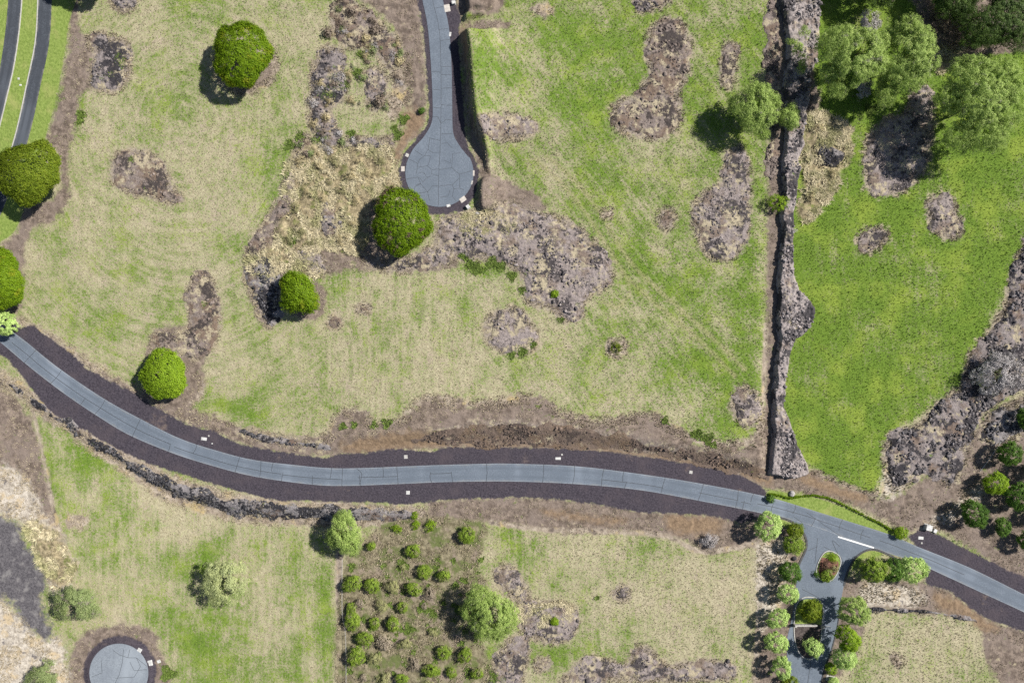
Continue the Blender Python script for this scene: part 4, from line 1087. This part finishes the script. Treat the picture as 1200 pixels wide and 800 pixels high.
# hf: height / radius; half: half thickness of the crown / height; clumps per m2 of r^2
STY = {'pod': dict(hf=1.05, half=.33, clumps=19, per=36, leaf=.34, cr=.78, hollow=.80, irr=.17, holes=0),
       'feather': dict(hf=1.15, half=.38, clumps=12, per=64, leaf=.27, cr=.9, hollow=.3, irr=.3, holes=.18),
       'open': dict(hf=1.0, half=.38, clumps=7.5, per=60, leaf=.25, cr=.9, hollow=.3, irr=.34, holes=.3),
       'bush': dict(hf=1.25, half=.46, clumps=20, per=30, leaf=.24, cr=.48, hollow=.5, irr=.14, holes=.0),
       'bush_thin': dict(hf=1.1, half=.46, clumps=14, per=24, leaf=.22, cr=.5, hollow=.3, irr=.25, holes=.2),
       'scrub': dict(hf=.5, half=.5, clumps=9, per=24, leaf=.2, cr=.55, hollow=.1, irr=.45, holes=.34),
       'plum': dict(hf=1.8, half=.40, clumps=10, per=44, leaf=.32, cr=.62, hollow=.7, irr=.16, holes=.0),
       'dense': dict(hf=1.5, half=.44, clumps=13, per=40, leaf=.30, cr=.65, hollow=.6, irr=.15, holes=.0)}

# broad umbrella trees in the dry field and along its edge
tree("umbrella_tree", "large round bright green tree alone in the upper dry field", "tree", 283, 63, 37, 'pod', 'pod')
tree("umbrella_tree", "olive green broad tree overhanging the divided road", "tree", 33, 202, 38, 'pod_olive', 'pod')
tree("umbrella_tree", "broad green tree beside the pale flowering bush at the road gate", "tree", 1, 327, 36, 'pod', 'pod', elong=(.72, 1.05))
tree("umbrella_tree", "green tree with brown gaps in its crown touching the round road end", "tree", 470, 259, 38, 'pod_brown', 'pod', hf=.95)
tree("umbrella_tree", "small teardrop shaped bright green tree on the rocky tip", "tree", 350, 341, 28, 'pod', 'pod', lobes=[(-4,-6,0,18),(0,4,.4,20),(9,11,.2,16),(-9,-12,-.3,12),(-8,12,0,15),(14,15,-.2,11),(3,-3,.8,17)])
tree("umbrella_tree", "small round lime green tree beside the main road bend", "tree", 192, 439, 29, 'lime', 'pod', hf=.9)
tree("umbrella_tree", "broad tree just past the picture edge shading the divided road", "tree", 98, -47, 38, 'pod', 'pod')
tree("flowering_bush", "pale yellow green bush beside the road at the lawn corner", "bush", 6, 379, 15, 'plum', 'plum')

# feathery trees
F = lambda *a, **k: tree("feathery_tree", *a, **k)
F("light green feathery tree beside the stone berm, over the club shaped lava", "tree", 884, 130, 33, 'feather', 'feather', hf=1.4, lobes=[(0,-14,1,19),(-12,-2,.5,16),(10,4,.3,17),(-2,14,-.5,14),(18,-8,0,13),(-22,-10,-1,10),(12,24,-2,8)])
F("small pale feathery tree growing out of the stone berm", "tree", 925, 137, 15, 'feather', 'feather', hf=1.6)
F("wide twin crowned feathery tree above the straw edged rock patch", "tree", 1006, 68, 46, 'feather', 'feather', hf=1.75, lobes=[(-22,-12,0,24),(2,-10,1,20),(-8,10,.5,22),(-30,14,-2,12),(14,4,0,18),(-20,32,-2,12),(22,-18,0,12)])
F("bright green feathery tree joining the twin crowned one", "tree", 1064, 66, 36, 'feather', 'feather', hf=2.0, lobes=[(0,-30,0,16),(4,-12,1,22),(10,8,1,22),(2,26,0,18),(-14,16,0,16),(-20,44,-2,12)])
F("largest feathery tree with a wide grey green crown over the field corner", "tree", 1146, 119, 52, 'feather', 'feather', hf=1.5, lobes=[(-12,-26,1,24),(20,-20,1,26),(-4,4,2,28),(26,10,1,24),(4,34,0,24),(-18,38,-1,18),(20,42,-1,16),(-30,-4,-1,18)])
F("small feathery tree filling the gap between the two joined crowns", "tree", 1037, 50, 18, 'feather', 'feather', hf=2.4)
F("low feathery tree under the joined crowns above the rock patch", "tree", 1040, 100, 17, 'feather', 'feather', hf=1.8)
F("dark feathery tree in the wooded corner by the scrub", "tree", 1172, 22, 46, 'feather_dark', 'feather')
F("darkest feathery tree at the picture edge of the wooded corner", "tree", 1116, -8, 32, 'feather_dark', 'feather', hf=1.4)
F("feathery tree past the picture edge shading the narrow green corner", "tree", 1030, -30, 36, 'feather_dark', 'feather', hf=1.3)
F("slim yellow green tree standing on the stone berm", "tree", 938, 58, 14, 'feather', 'open', hf=1.8, lobes=[(2,-18,1,9),(-12,-8,0,7),(-6,0,.5,9),(4,12,0,9),(2,22,-.5,7)])
F("round yellow green shrub leaning over the stone berm beside golden grass", "shrub", 912, 238, 13, 'lime', 'bush_thin')
F("light green feathery tree at the upper corner of the orchard fence", "tree", 405, 626, 26, 'feather', 'feather', hf=1.4, lobes=[(0,-8,1,18),(4,6,.6,17),(-12,4,-.2,12),(8,16,0,10),(-2,-18,0,12)])
F("wide feathery tree inside the orchard beside the straw covered rock", "tree", 573, 717, 33, 'feather', 'feather', hf=1.25, lobes=[(-10,-16,.5,18),(8,-4,1.2,22),(20,6,.2,16),(-4,14,.3,19),(-22,-2,-.5,12),(10,20,0,13)])
F("pale grey green open crowned tree alone in the lower field beside the orchard fence", "tree", 263, 682, 32, 'pale', 'open', hf=1.15, lobes=[(-10,-16,.4,15),(8,-14,.5,15),(18,2,.3,13),(-14,2,.5,15),(2,4,.8,17),(10,18,.2,12),(-8,18,0,12),(20,-16,0,9)])
F("grey green spreading tree between black ash ground and pale turning circle", "tree", 90, 706, 33, 'greyg', 'open', hf=.8, lobes=[(-14,-8,0,14),(2,-12,.3,15),(14,-2,.2,13),(-6,6,.4,15),(8,12,0,12),(-18,8,-.3,10),(20,10,-.4,9)])
F("grey green scrub bush left of the pale turning circle", "bush", 50, 792, 20, 'greyg', 'open', hf=.7)
F("leafless grey shrub on the burnt lava beside the green field", "shrub", 1172, 438, 30, 'dead', 'open', hf=.8)
F("small green bush growing inside the leafless grey shrub", "bush", 1160, 444, 17, 'greyg', 'bush_thin', hf=.9)
F("grey bare twiggy shrub above the twin crowned feathery tree", "shrub", 1020, 25, 15, 'dead', 'open', hf=.8)
F("withered grey twiggy shrub under the twin crowned feathery tree", "shrub", 1012, 101, 13, 'dead', 'open', hf=.8)

# shrubs right of the main road
SH = "round green shrub on bare soil beside the dirt track"
SG = "shrubs on bare soil beside the dirt track"
for i, (x, y, r, k) in enumerate([(1182,531,15,'deep'),(1166,566,15,'lime'),(1141,602,17,'deep'),(1197,582,19,'deep'),(1175,617,11,'deep'),(1204,634,13,'deep'),(1215,550,16,'deep'),(1218,603,14,'deep')]):
    lab = {2: "dark green round shrub nearest the white cabinet", 4: "smallest dark green shrub between the cinder shoulder and the shrub group", 0: "dark green round shrub beside the thin pale pipe"}.get(i, SH) if k == 'deep' else "lime green round shrub on bare soil beside the dirt track"
    tree("shrub", lab, "shrub", x, y, r, k, 'dense', key=i % 3 if k == 'deep' else None, group=SG, hf=1.55)
tree("shrub", "dark shrub at the picture edge on the black rubble", "shrub", 1205, 490, 14, 'deep', 'dense')

# entrance planting
E = lambda nm, lab, x, y, r, k, st, **kw: tree(nm, lab, "tree" if 'tree' in nm else "shrub", x, y, r, k, st, **kw)
E("pale_leaved_tree", "pale leaved round tree at the corner of road and entrance drive", 900, 616, 17, 'plum', 'plum')
E("shrub", "olive shrub on the kerbed corner of the entrance drive", 932, 622, 11, 'pod_olive', 'bush')
E("shrub", "green rounded shrub below the olive shrub on the kerbed corner", 930, 638, 13, 'bush', 'bush')
E("broadleaf_tree", "dark green tree left of the drive between shrub bed and pale trees", 926, 670, 14, 'deep', 'dense')
for i, (x, y, r, lab) in enumerate([(923,695,13,"pale leaved tree beside the drive, nearest the dark green tree"),(911,724,13,"pale leaved tree beside the drive, facing the gate"),(909,752,14,"pale leaved tree beside the drive, facing the narrow end of the island"),(916,781,13,"pale leaved tree beside the drive, last before the olive shrub")]):
    E("pale_leaved_tree", lab, x, y, r, 'plum', 'plum', key=i % 2 + 10)
E("shrub", "olive shrub at the bottom end of the row of pale trees", 925, 800, 11, 'pod_olive', 'bush')
E("broadleaf_tree", "olive green tree on the rounded end of the gate island", 951, 715, 14, 'pod_olive', 'dense')
E("pale_leaved_tree", "pale leaved tree on the pointed end of the gate island", 953, 758, 12, 'plum', 'plum')
E("broadleaf_tree", "tall green tree right of the gate, by the stone wall end", 1000, 715, 18, 'feather', 'dense', hf=2.5)
E("broadleaf_tree", "green tree right of the drive, middle of its row of three", 993, 747, 15, 'lime', 'dense', hf=2.7)
E("broadleaf_tree", "pale edged green tree right of the drive, end of its row", 989, 770, 14, 'plum', 'dense', hf=2.6)
E("shrub", "small lime shrub at the foot of the drive trees", 974, 783, 8, 'lime', 'bush')
E("shrub", "small pale shrub beside the white post at the drive", 977, 800, 8, 'plum', 'bush')
E("broadleaf_tree", "green tree at the lawn strip between drive and main road", 1024, 667, 17, 'bush', 'dense', hf=1.6)
E("broadleaf_tree", "dark green tree in the middle of the roadside group", 1047, 668, 14, 'deep', 'dense', hf=1.5)
E("pale_leaved_tree", "bright pale leaved tree at the outer end of the roadside group", 1070, 667, 17, 'plum', 'plum', hf=1.4)
E("shrub", "clipped round shrub ending the roadside hedge", 1056, 624, 9, 'lime', 'bush', hf=.9)
E("shrub", "small round dark shrub at the foot of the orange bank", 903, 584, 6, 'deep', 'bush', hf=1.0)
E("shrub", "green shrub in the oval island", 969, 674, 9, 'bush', 'bush', hf=.8)
E("shrub", "reddish flowering shrub in the oval island", 968, 663, 8, 'red', 'bush_thin', hf=.8)
E("shrub", "light green shrub in the top of the oval island", 976, 653, 7, 'lime', 'bush_thin', hf=.6)
E("shrub", "pinkish shrub along the side of the oval island", 979, 666, 6, 'bush_pale', 'bush_thin', hf=.8)
E("shrub", "dark spiky shrub at the tip of the oval island", 957, 672, 5, 'deep', 'bush_thin', hf=.9)
E("shrub", "black low bush beside the orange soil at the side road", 494, 130, 4.5, 'deep', 'bush', hf=1.1)
E("shrub", "yellow green bush on the broad lilac rocky ground", 650, 344, 5.5, 'lime', 'bush', hf=.9)
E("shrub", "dense olive tussock alone in the dry field with a pale ring", 722, 407, 9, 'pod_olive', 'bush_thin', hf=.5)
E("shrub", "green bush on the straw covered rock patch", 650, 728, 6, 'lime', 'bush', hf=.8)
E("shrub", "grey dusty bush on bare soil at the south road edge", 831, 634, 11, 'dead', 'open', hf=.7)

# orchard shrubs
OG = "round shrubs planted in the orchard"
LAB = {'bush': "round green shrub planted in the bare orchard plot", 'bush_pale': "faded pale green shrub planted in the bare orchard plot", 'bush_grey': "withered grey brown shrub planted in the bare orchard plot"}
orch = [(435,639.5,6.5,0),(484,645,9.5,0),(547,627,11,0),(497,670,10,0),(520,674,9,0),(413,684,12,0),(436,686,10,0),(460,687.5,10,1),(485,690,10,0),(504,696,9,2),(422,707,7,2),(412,712,7,0),(447.5,710,9,1),(472,711,7.5,0),(413,727,11.5,0),(439,730,7.5,0),(461,731,10,0),(428,748,10,0),(450,753,11.5,2),(474,754,9,1),(507,741,6,1),(520,764,10,0),(545,767,9.5,0),(417,769,12.5,0),(439,771,9.5,1),(486,779,9,2),(506,785,10,0),(529,788,7,0),(559,789,8.5,0),(471,795,8,0),(449,796,9,1),(426,794,6,2),(472,664,5,1),(497,710,5,2),(502,803,8,1),(545,718,7,0)]
for i, (x, y, r, k) in enumerate(orch):
    kk = ['bush', 'bush_pale', 'bush_grey'][k]
    lb_ = LAB[kk] if k or x > 420 else "full round green shrub touching the orchard fence"
    if (x, y) == (547, 627): lb_ = "round green shrub at the far corner of the orchard, by the brown road edge"
    if (x, y) == (435, 639.5): lb_ = "small round green shrub beside the feathery tree at the orchard fence"
    if (x, y) == (545, 718): lb_ = "green shrub in the shade of the wide feathery orchard tree"
    tree("orchard_shrub", lb_, "shrub", x, y, r, kk, 'bush' if k == 0 else 'bush_thin', key=i % 4, group=OG, hf=1.15 if k == 0 else .95)
for i, (x, y, r) in enumerate([(465,619,7),(486,604,6),(487,615,7),(504,616,9)]):
    tree("bush", "low bright green weed bush at the foot of the road shoulder rubble", "bush", x, y, r, 'lime', 'bush_thin', key=20, group="weed bushes by the rubble", hf=.5)

for i, (x, y, r, k) in enumerate([(352,188,8,1),(372,196,7,1),(392,190,8,0),(410,205,8,1),(398,222,7,0),(360,222,8,1),(378,232,6,1),(345,245,8,0),(418,232,7,1),(352,270,7,0),(402,282,8,1),(432,205,7,1),(445,188,6,0),(420,186,6,1),(338,280,6,0),(366,284,6,0),(385,212,5,0),(412,260,6,1),(425,285,7,1),(960,150,6,1),(975,205,7,1),(950,232,6,1)]):
    tree("scrub_bush", "low grey green scrub bush among golden bunch grass" if k == 0 else "pale straw coloured scrub bush among golden bunch grass", "bush", x, y, r * 1.25, 'straw_green' if k == 0 else 'straw', 'scrub', key=30 + i % 3, group="scrub bushes in the golden grass", hf=.75)
for i, (x, y, r) in enumerate([(1108,22,16),(1128,34,13),(1098,8,12),(1142,52,12),(1118,50,10),(1092,38,9)]):
    tree("brush", "dry brown brush in the gap of the wooded corner", "bush", x, y, r, 'brush', 'bush_thin', key=40, group="dry brush in the wooded corner", hf=.8)
SB = [("dry brown brush in the scrub band beside the side road", 'brush'), ("straw coloured brush in the scrub band beside the side road", 'straw'), ("grey green brush in the scrub band beside the side road", 'greyg'), ("bare grey brush in the scrub band beside the side road", 'dead')]
g2 = random.Random(4)
SCR = smooth([(392,0),(410,-4),(440,10),(462,35),(476,60),(476,100),(462,140),(450,165),(400,172),(365,185),(350,165),(362,130),(366,90),(378,50)])
kk_ = 0
while kk_ < 75:
    x, y = g2.uniform(345, 480), g2.uniform(-4, 185)
    if sdf_pts(np.array([x]), np.array([y]), SCR)[0] < 1 or sdf_pts(np.array([x]), np.array([y]), np.array([(402,132),(455,132),(458,160),(402,162)]))[0] > 0: continue
    q = g2.choice([0, 0, 1, 1, 2, 2, 3])
    tree("brush", SB[q][0], "bush", x, y, g2.uniform(3, 8.5), SB[q][1], 'scrub', key=50 + g2.randint(0, 2), group="brush in the scrub band", hf=g2.uniform(.4, .6), seed=700 + kk_)
    kk_ += 1
for i, (x, y, r, k) in enumerate([(940,30,7,0),(948,75,8,0),(932,92,6,1),(944,112,8,1),(940,150,6,0),(934,175,6,1),(928,215,6,0),(930,270,5,1),(936,345,6,0),(944,362,5,1),(926,200,5,0),(922,160,5,1)]):
    tree("brush", "dry growth on top of the stone berm" if k == 0 else "grey bare growth on top of the stone berm", "bush", x, y, r, 'straw' if k == 0 else 'dead', 'scrub', key=60 + i % 2, group="dry growth on the berm", hf=.9)
# weeds on rock and soil edges
WEED = [(139,66,4),(143,74,5),(131,88,3),(120,92,3),(393,92,6),(397,103,6),(381,110,8),(389,112,5),(407,98,4),(419,86,5),(424,64,4),(378,160,7),(340,170,5),(412,157,4),(467,158,5),(474,140,5),(463,150,3),(552,311,6),(560,316,6),(578,309,7),(588,312,5),(600,324,5),(612,340,4),(624,403,4),(612,412,6),(600,415,4),(403,499,4),(416,497,3),(440,497,4),(455,495,5),(778,492,4),(815,508,6),(827,513,6),(835,520,3),(622,318,5),(676,357,3),(657,375,3),(602,265,4),(96,135,5),(95,142,4),(196,790,8),(1020,128,6),(155,187,3),(240,357,3),(580,792,5),(590,795,4),(940,22,5),(700,700,2),(472,663,6),(496,712,6),(479,737,5),(545,300,5),(640,200,0),(346,277,5),(342,284,4),(355,195,4),(352,160,5),(338,205,4),(463,385,0)]
wp = []
WEED += [(float(a_), float(b_), float(c_)) for a_, b_, c_ in zip(rng.uniform(408, 565, 70), rng.uniform(650, 800, 70), rng.uniform(1, 3.2, 70))]
for x, y, r in WEED:
    if r: 
        k = int(r * r * 5); a = rng.uniform(0, 6.283, k); q = r * np.sqrt(rng.random(k)) * (1 + .4 * np.sin(3 * a + x))
        wp.append(np.stack([x + q * np.cos(a), y + q * np.sin(a)], 1))
wp = np.concatenate(wp)
n = NT("weed_leaves", .8, .2); n.color(n.mix(n.attr("rnd"), (.06, .10, .02), (.18, .25, .05))); M_WEED = n.m
wf = tuft_field("weeds", wp[:, 0], wp[:, 1], rng.uniform(.3, .7, len(wp)), 4, M_WEED, "bright green weeds on rock and soil edges", None, .9, .9)

# ------------------------------------------------------------------ islands, kerbs, hedge, gate
n = NT("red_soil", .95, .1); n.color(n.mix(n.noise(.6, 4, .7), (.13, .062, .048), (.22, .115, .088))); M_REDSOIL = n.m
n = NT("dark_mulch", .95, .1); n.color(n.mix(n.rng(n.noise(.4, 4, .75), .35, .65), (.045, .036, .036), (.12, .10, .095))); M_MULCH = n.m
n = NT("island_lawn", .95, .1); n.color(n.mix(n.rng(n.noise(.6, 4, .7), .3, .7), (.13, .19, .04), (.24, .30, .08))); n.bump(n.noise(.3, 3), .6, .1); M_LAWN = n.m
n = NT("dark_kerb_stone", .9, .2); n.color(n.mix(n.rng(n.noise(.5, 4, .7), .35, .65), (.05, .05, .053), (.10, .098, .10))); M_KDARK = n.m
n = NT("stone_cap", .9, .2); n.color(n.mix(n.rng(n.noise(.4, 4, .7), .35, .65), (.26, .25, .24), (.50, .48, .46))); M_CAP = n.m

def island(label, outline, lawn, fill, fill_mat, fill_name):
    P = smooth(outline, True, 4)
    cx, cy = P.mean(0)
    root = empty("planted_island", loc(cx, cy))
    tag(root, label, "traffic island")
    parts = [line_strip("kerb", outline, .24, M_CONC, .20, None, closed=True, thick=.4)]
    inner = P + (np.array([cx, cy]) - P) * .07
    parts.append(sheet("lawn_bed", inner, M_LAWN, .15, .25))
    parts.append(sheet(fill_name, smooth(fill, True, 4), fill_mat, .165, .1))
    for p in parts:
        p.parent = root; p.matrix_parent_inverse = root.matrix_world.inverted() if False else root.matrix_basis.inverted()
island("small oval kerbed island with red soil in the entrance drive", [(971,645),(978,647),(984,652),(985,660),(982,669),(977,677),(970,681),(962,679),(957,673),(957,665),(960,656),(965,648)], None, [(963,653),(972,655),(982,658),(981,668),(975,676),(966,678),(959,672),(960,662)], M_REDSOIL, "soil_bed")
island("long teardrop kerbed island carrying the gate in the entrance drive", [(949,699),(957,701),(963,706),(964.5,716),(963.5,730),(962,745),(960,760),(955,769),(947,772),(939,768),(933,757),(930.5,742),(930.5,728),(931.5,714),(935,705),(941,700)], None, [(932,731.5),(947,732),(961.5,732),(960,747),(957,762),(951,769),(944,769.5),(937,763),(932.5,751)], M_MULCH, "mulch_bed")
line_strip("kerb", [(905,603),(914,606),(926,610),(938,619),(944.5,631),(944.5,643),(939,655),(936,662)], .55, M_KDARK, .14, drive, thick=.4)
line_strip("kerb", [(1052,655),(1036,647),(1024,643.5),(1012,646),(1001,655),(993,670),(989,686)], .55, M_KDARK, .14, drive, thick=.4)
line_strip("kerb", [(986,700),(981,735),(973,765),(963,795),(961,820)], .3, M_KDARK, .14, drive, thick=.4)

def in_place(o, root):
    o.parent = root; o.matrix_parent_inverse = root.matrix_basis.inverted(); return o

# roadside hedge
HP = smooth([(902,578.5),(912,580),(925,583),(938,581),(952,580),(966,582),(980,587),(994,594),(1008,601),(1022,608),(1034,614),(1045,621)], False, 5)
root = empty("hedge", loc(HP[30][0], HP[30][1])); tag(root, "long narrow clipped hedge snaking along the roadside lawn", "hedge")
o_ = np.array(root.location)
lob = [(float(wx(x)) - o_[0], float(wy(y)) - o_[1], float(samp(H, x, y)) - o_[2] + .3, .46) for x, y in HP]
hm = crown_mesh("foliage", 5, 3, 1, .4, 'lime', 520, 22, .2, .28, .3, lobes=lob)
obj("foliage", hm, None, root)
b = MB()
for i in range(0, len(lob), 2):
    x, y, z, _ = lob[i]; b.tube((x, y, z - .5), (x + .05, y, z + .1), .035, .02, 5)
st = obj("stems", b.mesh("stems"), M_BARK, root); st["kind"] = "stuff"

# gate
gx0, gy0 = 947, 731
root = empty("entrance_gate", loc(gx0, gy0, .1)); tag(root, "low stone wall with a swing gate leaf on each side across the drive", "gate")
obj("stone_wall", MB().bbox(-4.1, -.22, -.3, 2.2, .22, 1.15, .05).mesh("stone_wall"), M_CAP, root)
obj("pillar", MB().bbox(-4.5, -.36, -.3, -3.9, .36, 1.5, .06).mesh("pillar"), M_CAP, root)
obj("pillar", MB().bbox(3.6, -.9, -.3, 4.2, -.2, 1.5, .06).mesh("pillar"), M_CAP, root)
for x0, x1, y in ((-6.3, -4.55, -.2), (4.25, 6.2, -.5)):
    lf = MB(); lf.box(x0, y - .04, .1, x1, y + .04, .2)
    leaf = obj("gate_leaf", lf.mesh("gate_leaf"), M_WMETAL if x0 > 0 else M_DARK, root)
    obj("top_rail", MB().box(x0 + .002, y - .042, 1.25, x1 - .002, y + .042, 1.35).mesh("top_rail"), M_WMETAL if x0 > 0 else M_DARK, leaf)
    for q in np.arange(x0 + .1, x1, .2):
        obj("bar", MB().tube((q, y, .2), (q, y, 1.25), .02, .02, 6).mesh("bar"), M_DARK, leaf)

n = NT("weathered_rail", .8, .2); n.color(n.mix(n.noise(2, 3), (.30, .29, .28), (.48, .47, .45))); M_FENCE = n.m
# orchard fence
FP = smooth([(400.5,655),(400.5,690),(401,720),(404.5,738),(405.5,770),(406,815)], False, 5)
fr = empty("wire_fence", loc(*FP[0])); tag(fr, "pale post and rail fence along the straight edge of the orchard", "fence")
seg = np.concatenate([[0], np.cumsum(np.hypot(*np.diff(FP, axis=0).T))])
posts = [(np.interp(u, seg, FP[:, 0]), np.interp(u, seg, FP[:, 1])) for u in np.arange(0, seg[-1], 10)]
fo = np.array(fr.location)
pl_ = [np.array(loc(*p)) - fo for p in posts]
for p in pl_:
    obj("post", MB().tube((p[0], p[1], p[2] - .4), (p[0], p[1], p[2] + 1.25), .06, .05, 6).mesh("post"), M_BARK, fr)
for zz in (.4, .8, 1.18):
    b = MB()
    for p, q in zip(pl_[:-1], pl_[1:]):
        b.tube((p[0] + .07, p[1], p[2] + zz), (q[0] + .07, q[1], q[2] + zz), .035 if zz > 1 else .015, .035 if zz > 1 else .015, 5)
    obj("rail" if zz > 1 else "wire", b.mesh("rail"), M_FENCE, fr)

# ------------------------------------------------------------------ utility covers, cabinets and other small things
def vault(label, px, py, w, h, rot, m, z=.08, cat="utility cover", name="utility_cover"):
    """flat cover in a frame: w, h in pixels"""
    a, c = w * PX / 2, h * PX / 2
    root = empty(name, loc(px, py), R(rot)); tag(root, label, cat)
    obj("frame", MB().bbox(-a, -c, -.25, a, c, z, .02).mesh("frame"), m, root)
    cv = obj("cover", MB().bbox(-a * .84, -c * .84, z - .02, a * .84, c * .84, z + .025, .01).mesh("cover"), m, root)
    for s in (-1, 1):
        obj("lifting_slot", MB().box(s * a * .55 - .05, -.02, z + .02, s * a * .55 + .05, .02, z + .029).mesh("lifting_slot"), M_DARK, cv)
    return root
def cabinet(label, px, py, w, h, rot, m, z, name="utility_cabinet"):
    a, c = w * PX / 2, h * PX / 2
    root = empty(name, loc(px, py), R(rot)); tag(root, label, "utility box")
    obj("pad", MB().bbox(-a * 1.15, -c * 1.15, -.3, a * 1.15, c * 1.15, .12, .02).mesh("pad"), M_CONC, root)
    body = obj("body", MB().box(-a * .93, -c * .9, .121, a * .93, c * .9, z - .1).mesh("body"), m, root)
    obj("lid", MB().bbox(-a, -c, z - .099, a, c, z, .04).mesh("lid"), m, root)
    for s in (-1, 1):
        d = obj("door", MB().box(min(s * .02, s * a * .88), -c * .9 - .03, .2, max(s * .02, s * a * .88), -c * .9 - .001, z - .16).mesh("door"), m, root)
        obj("handle", MB().box(s * .1 - .02, -c * .9 - .06, z * .5, s * .1 + .02, -c * .9 - .031, z * .5 + .16).mesh("handle"), M_DARK, d)
    return root
for a in [("white oblong cover on the cinder below the small lime tree", 239, 514, 6.5, 3.6, -8, M_WMETAL),
          ("tiny pale marker cover just above the oblong one", 244.5, 510.5, 1.8, 1.8, 0, M_CONC), ("tiny white marker cover between oblong cover and road edge", 248.5, 519.5, 1.6, 1.4, 0, M_WMETAL),
          ("pale square cover on the cinder under the orange bank", 475.5, 535, 4.2, 4.2, 3, M_CONC), ("white square cover on the cinder across the road from the orange bank", 478, 577, 4.3, 4.2, 0, M_WMETAL),
          ("white oblong cover on the cinder below the rubble slope", 654, 537, 6.4, 3.0, 0, M_WMETAL), ("tiny pale marker cover above the oblong cover below the rubble slope", 658.5, 532.5, 2, 2, 0, M_CONC),
          ("pale cover on the narrowing cinder shoulder left of the berm", 809.5, 553, 4, 3.6, -12, M_CONC),
          ("pale square cover on cinder at the curve of the turning end", 477, 182, 4, 4, -25, M_CONC), ("pinkish cover at the left rim of the turning end", 472, 198, 4.2, 6, 0, M_BEIGE),
          ("beige plate beside the side road at the top ramp", 524, 10, 6.8, 8.6, 10, M_BEIGE), ("narrow white cover in front of the shaded cut bank", 527.5, 40.5, 2.4, 5, -8, M_WMETAL),
          ("large beige tilted plate at the lower rim of the turning end", 542.6, 233.9, 7.4, 6, 35, M_BEIGE), ("white small cover at the bottom rim of the turning end", 525.5, 241, 4.6, 3, 15, M_WMETAL),
          ("thin pale slab at the right rim of the turning end", 555, 203, 2, 6.5, 0, M_BEIGE), ("narrow pale slab beside the shaded rim of the turning end", 553, 214, 1.8, 4.6, -15, M_CONC),
          ("white cover on the dark ring of the pale turning circle", 163.5, 761.5, 5, 4, -30, M_WMETAL), ("large white cover overlapping the rim of the pale turning circle", 175, 776.7, 6, 6.4, 12, M_WMETAL),
          ("white cover on soil just outside the dark ring", 185, 775.6, 4.2, 3.6, 20, M_WMETAL), ("white oblong cover on cinder in front of the white cabinet", 1079, 630, 6.2, 3.4, -4, M_WMETAL),
          ("tiny grey marker on cinder below the white oblong cover", 1080, 636, 2, 2, 0, M_CONC), ("pale pad beside the drive at the last shrubs", 972.5, 794, 10, 6.5, -12, M_CONC),
          ("tiny white marker on the lawn between the carriageways", 22, 92.5, 2.2, 2.6, 0, M_WMETAL), ("second tiny white marker on the lawn, beside the first", 24.2, 100, 2.6, 1.8, 0, M_WMETAL)]:
    vault(*a)
cabinet("small white cabinet beside the beige plate at the top ramp", 531.7, 4.2, 4.4, 3.8, 8, M_WMETAL, .8)
cabinet("small white cabinet casting a shadow below the tilted beige plate", 548.6, 243, 4, 4.4, 35, M_WMETAL, 1.0)
cabinet("large white cabinet on bare soil beside the cinder shoulder", 1086, 617, 7, 6.4, -12, M_WMETAL, 1.35)
cabinet("low white cabinet next to the large white one", 1095, 621.5, 3.8, 4.2, -25, M_WMETAL, .55)
cabinet("dark green cabinet standing on the pale pad at the drive", 973, 793, 3.4, 3, -12, M_GMETAL, .9)

def boulder(label, px, py, r, m):
    import bmesh
    bm = bmesh.new(); bmesh.ops.create_icosphere(bm, subdivisions=3, radius=r)
    for v in bm.verts:
        k = 1 + .35 * (float(vnoise(v.co.x * 1.6 + px, v.co.y * 1.6 + v.co.z * 1.3, 3)) - .5)
        v.co = Vector((v.co.x * 1.1 * k, v.co.y * k, max(v.co.z * .75 * k, -r * .3)))
    me = bpy.data.meshes.new("boulder"); bm.to_mesh(me); bm.free()
    return tag(obj("boulder", me, m, None, loc(px, py, r * .22)), label, "boulder")
n = NT("boulder_rock", .95, .1); n.color(n.mix(n.rng(n.noise(.5, 5, .75), .3, .7), (.20, .19, .19), (.44, .42, .41))); n.bump(n.noise(.2, 4), .6, .06); M_BOULD = n.m
boulder("single pale grey boulder on soil above the roadside hedge", 928, 578, .85, M_BOULD)
boulder("dark grey boulder between shrub bed and dark green tree", 930, 654, .7, SM['dark'])
boulder("pale boulder among stones below the tilted beige plate", 559.5, 251, .6, M_BOULD)

pp = [(1193,490),(1182,504),(1171,520),(1160,536),(1148,552)]
L_ = [np.array(loc(x, y, .12)) for x, y in pp]
b = MB()
for p, q in zip(L_[:-1], L_[1:]):
    b.tube(p - L_[0], q - L_[0], .055, .055, 6)
tag(obj("irrigation_pipe", b.mesh("irrigation_pipe"), M_WMETAL, None, tuple(L_[0])), "thin pale pipe lying across the soil between rubble and shrubs", "pipe")
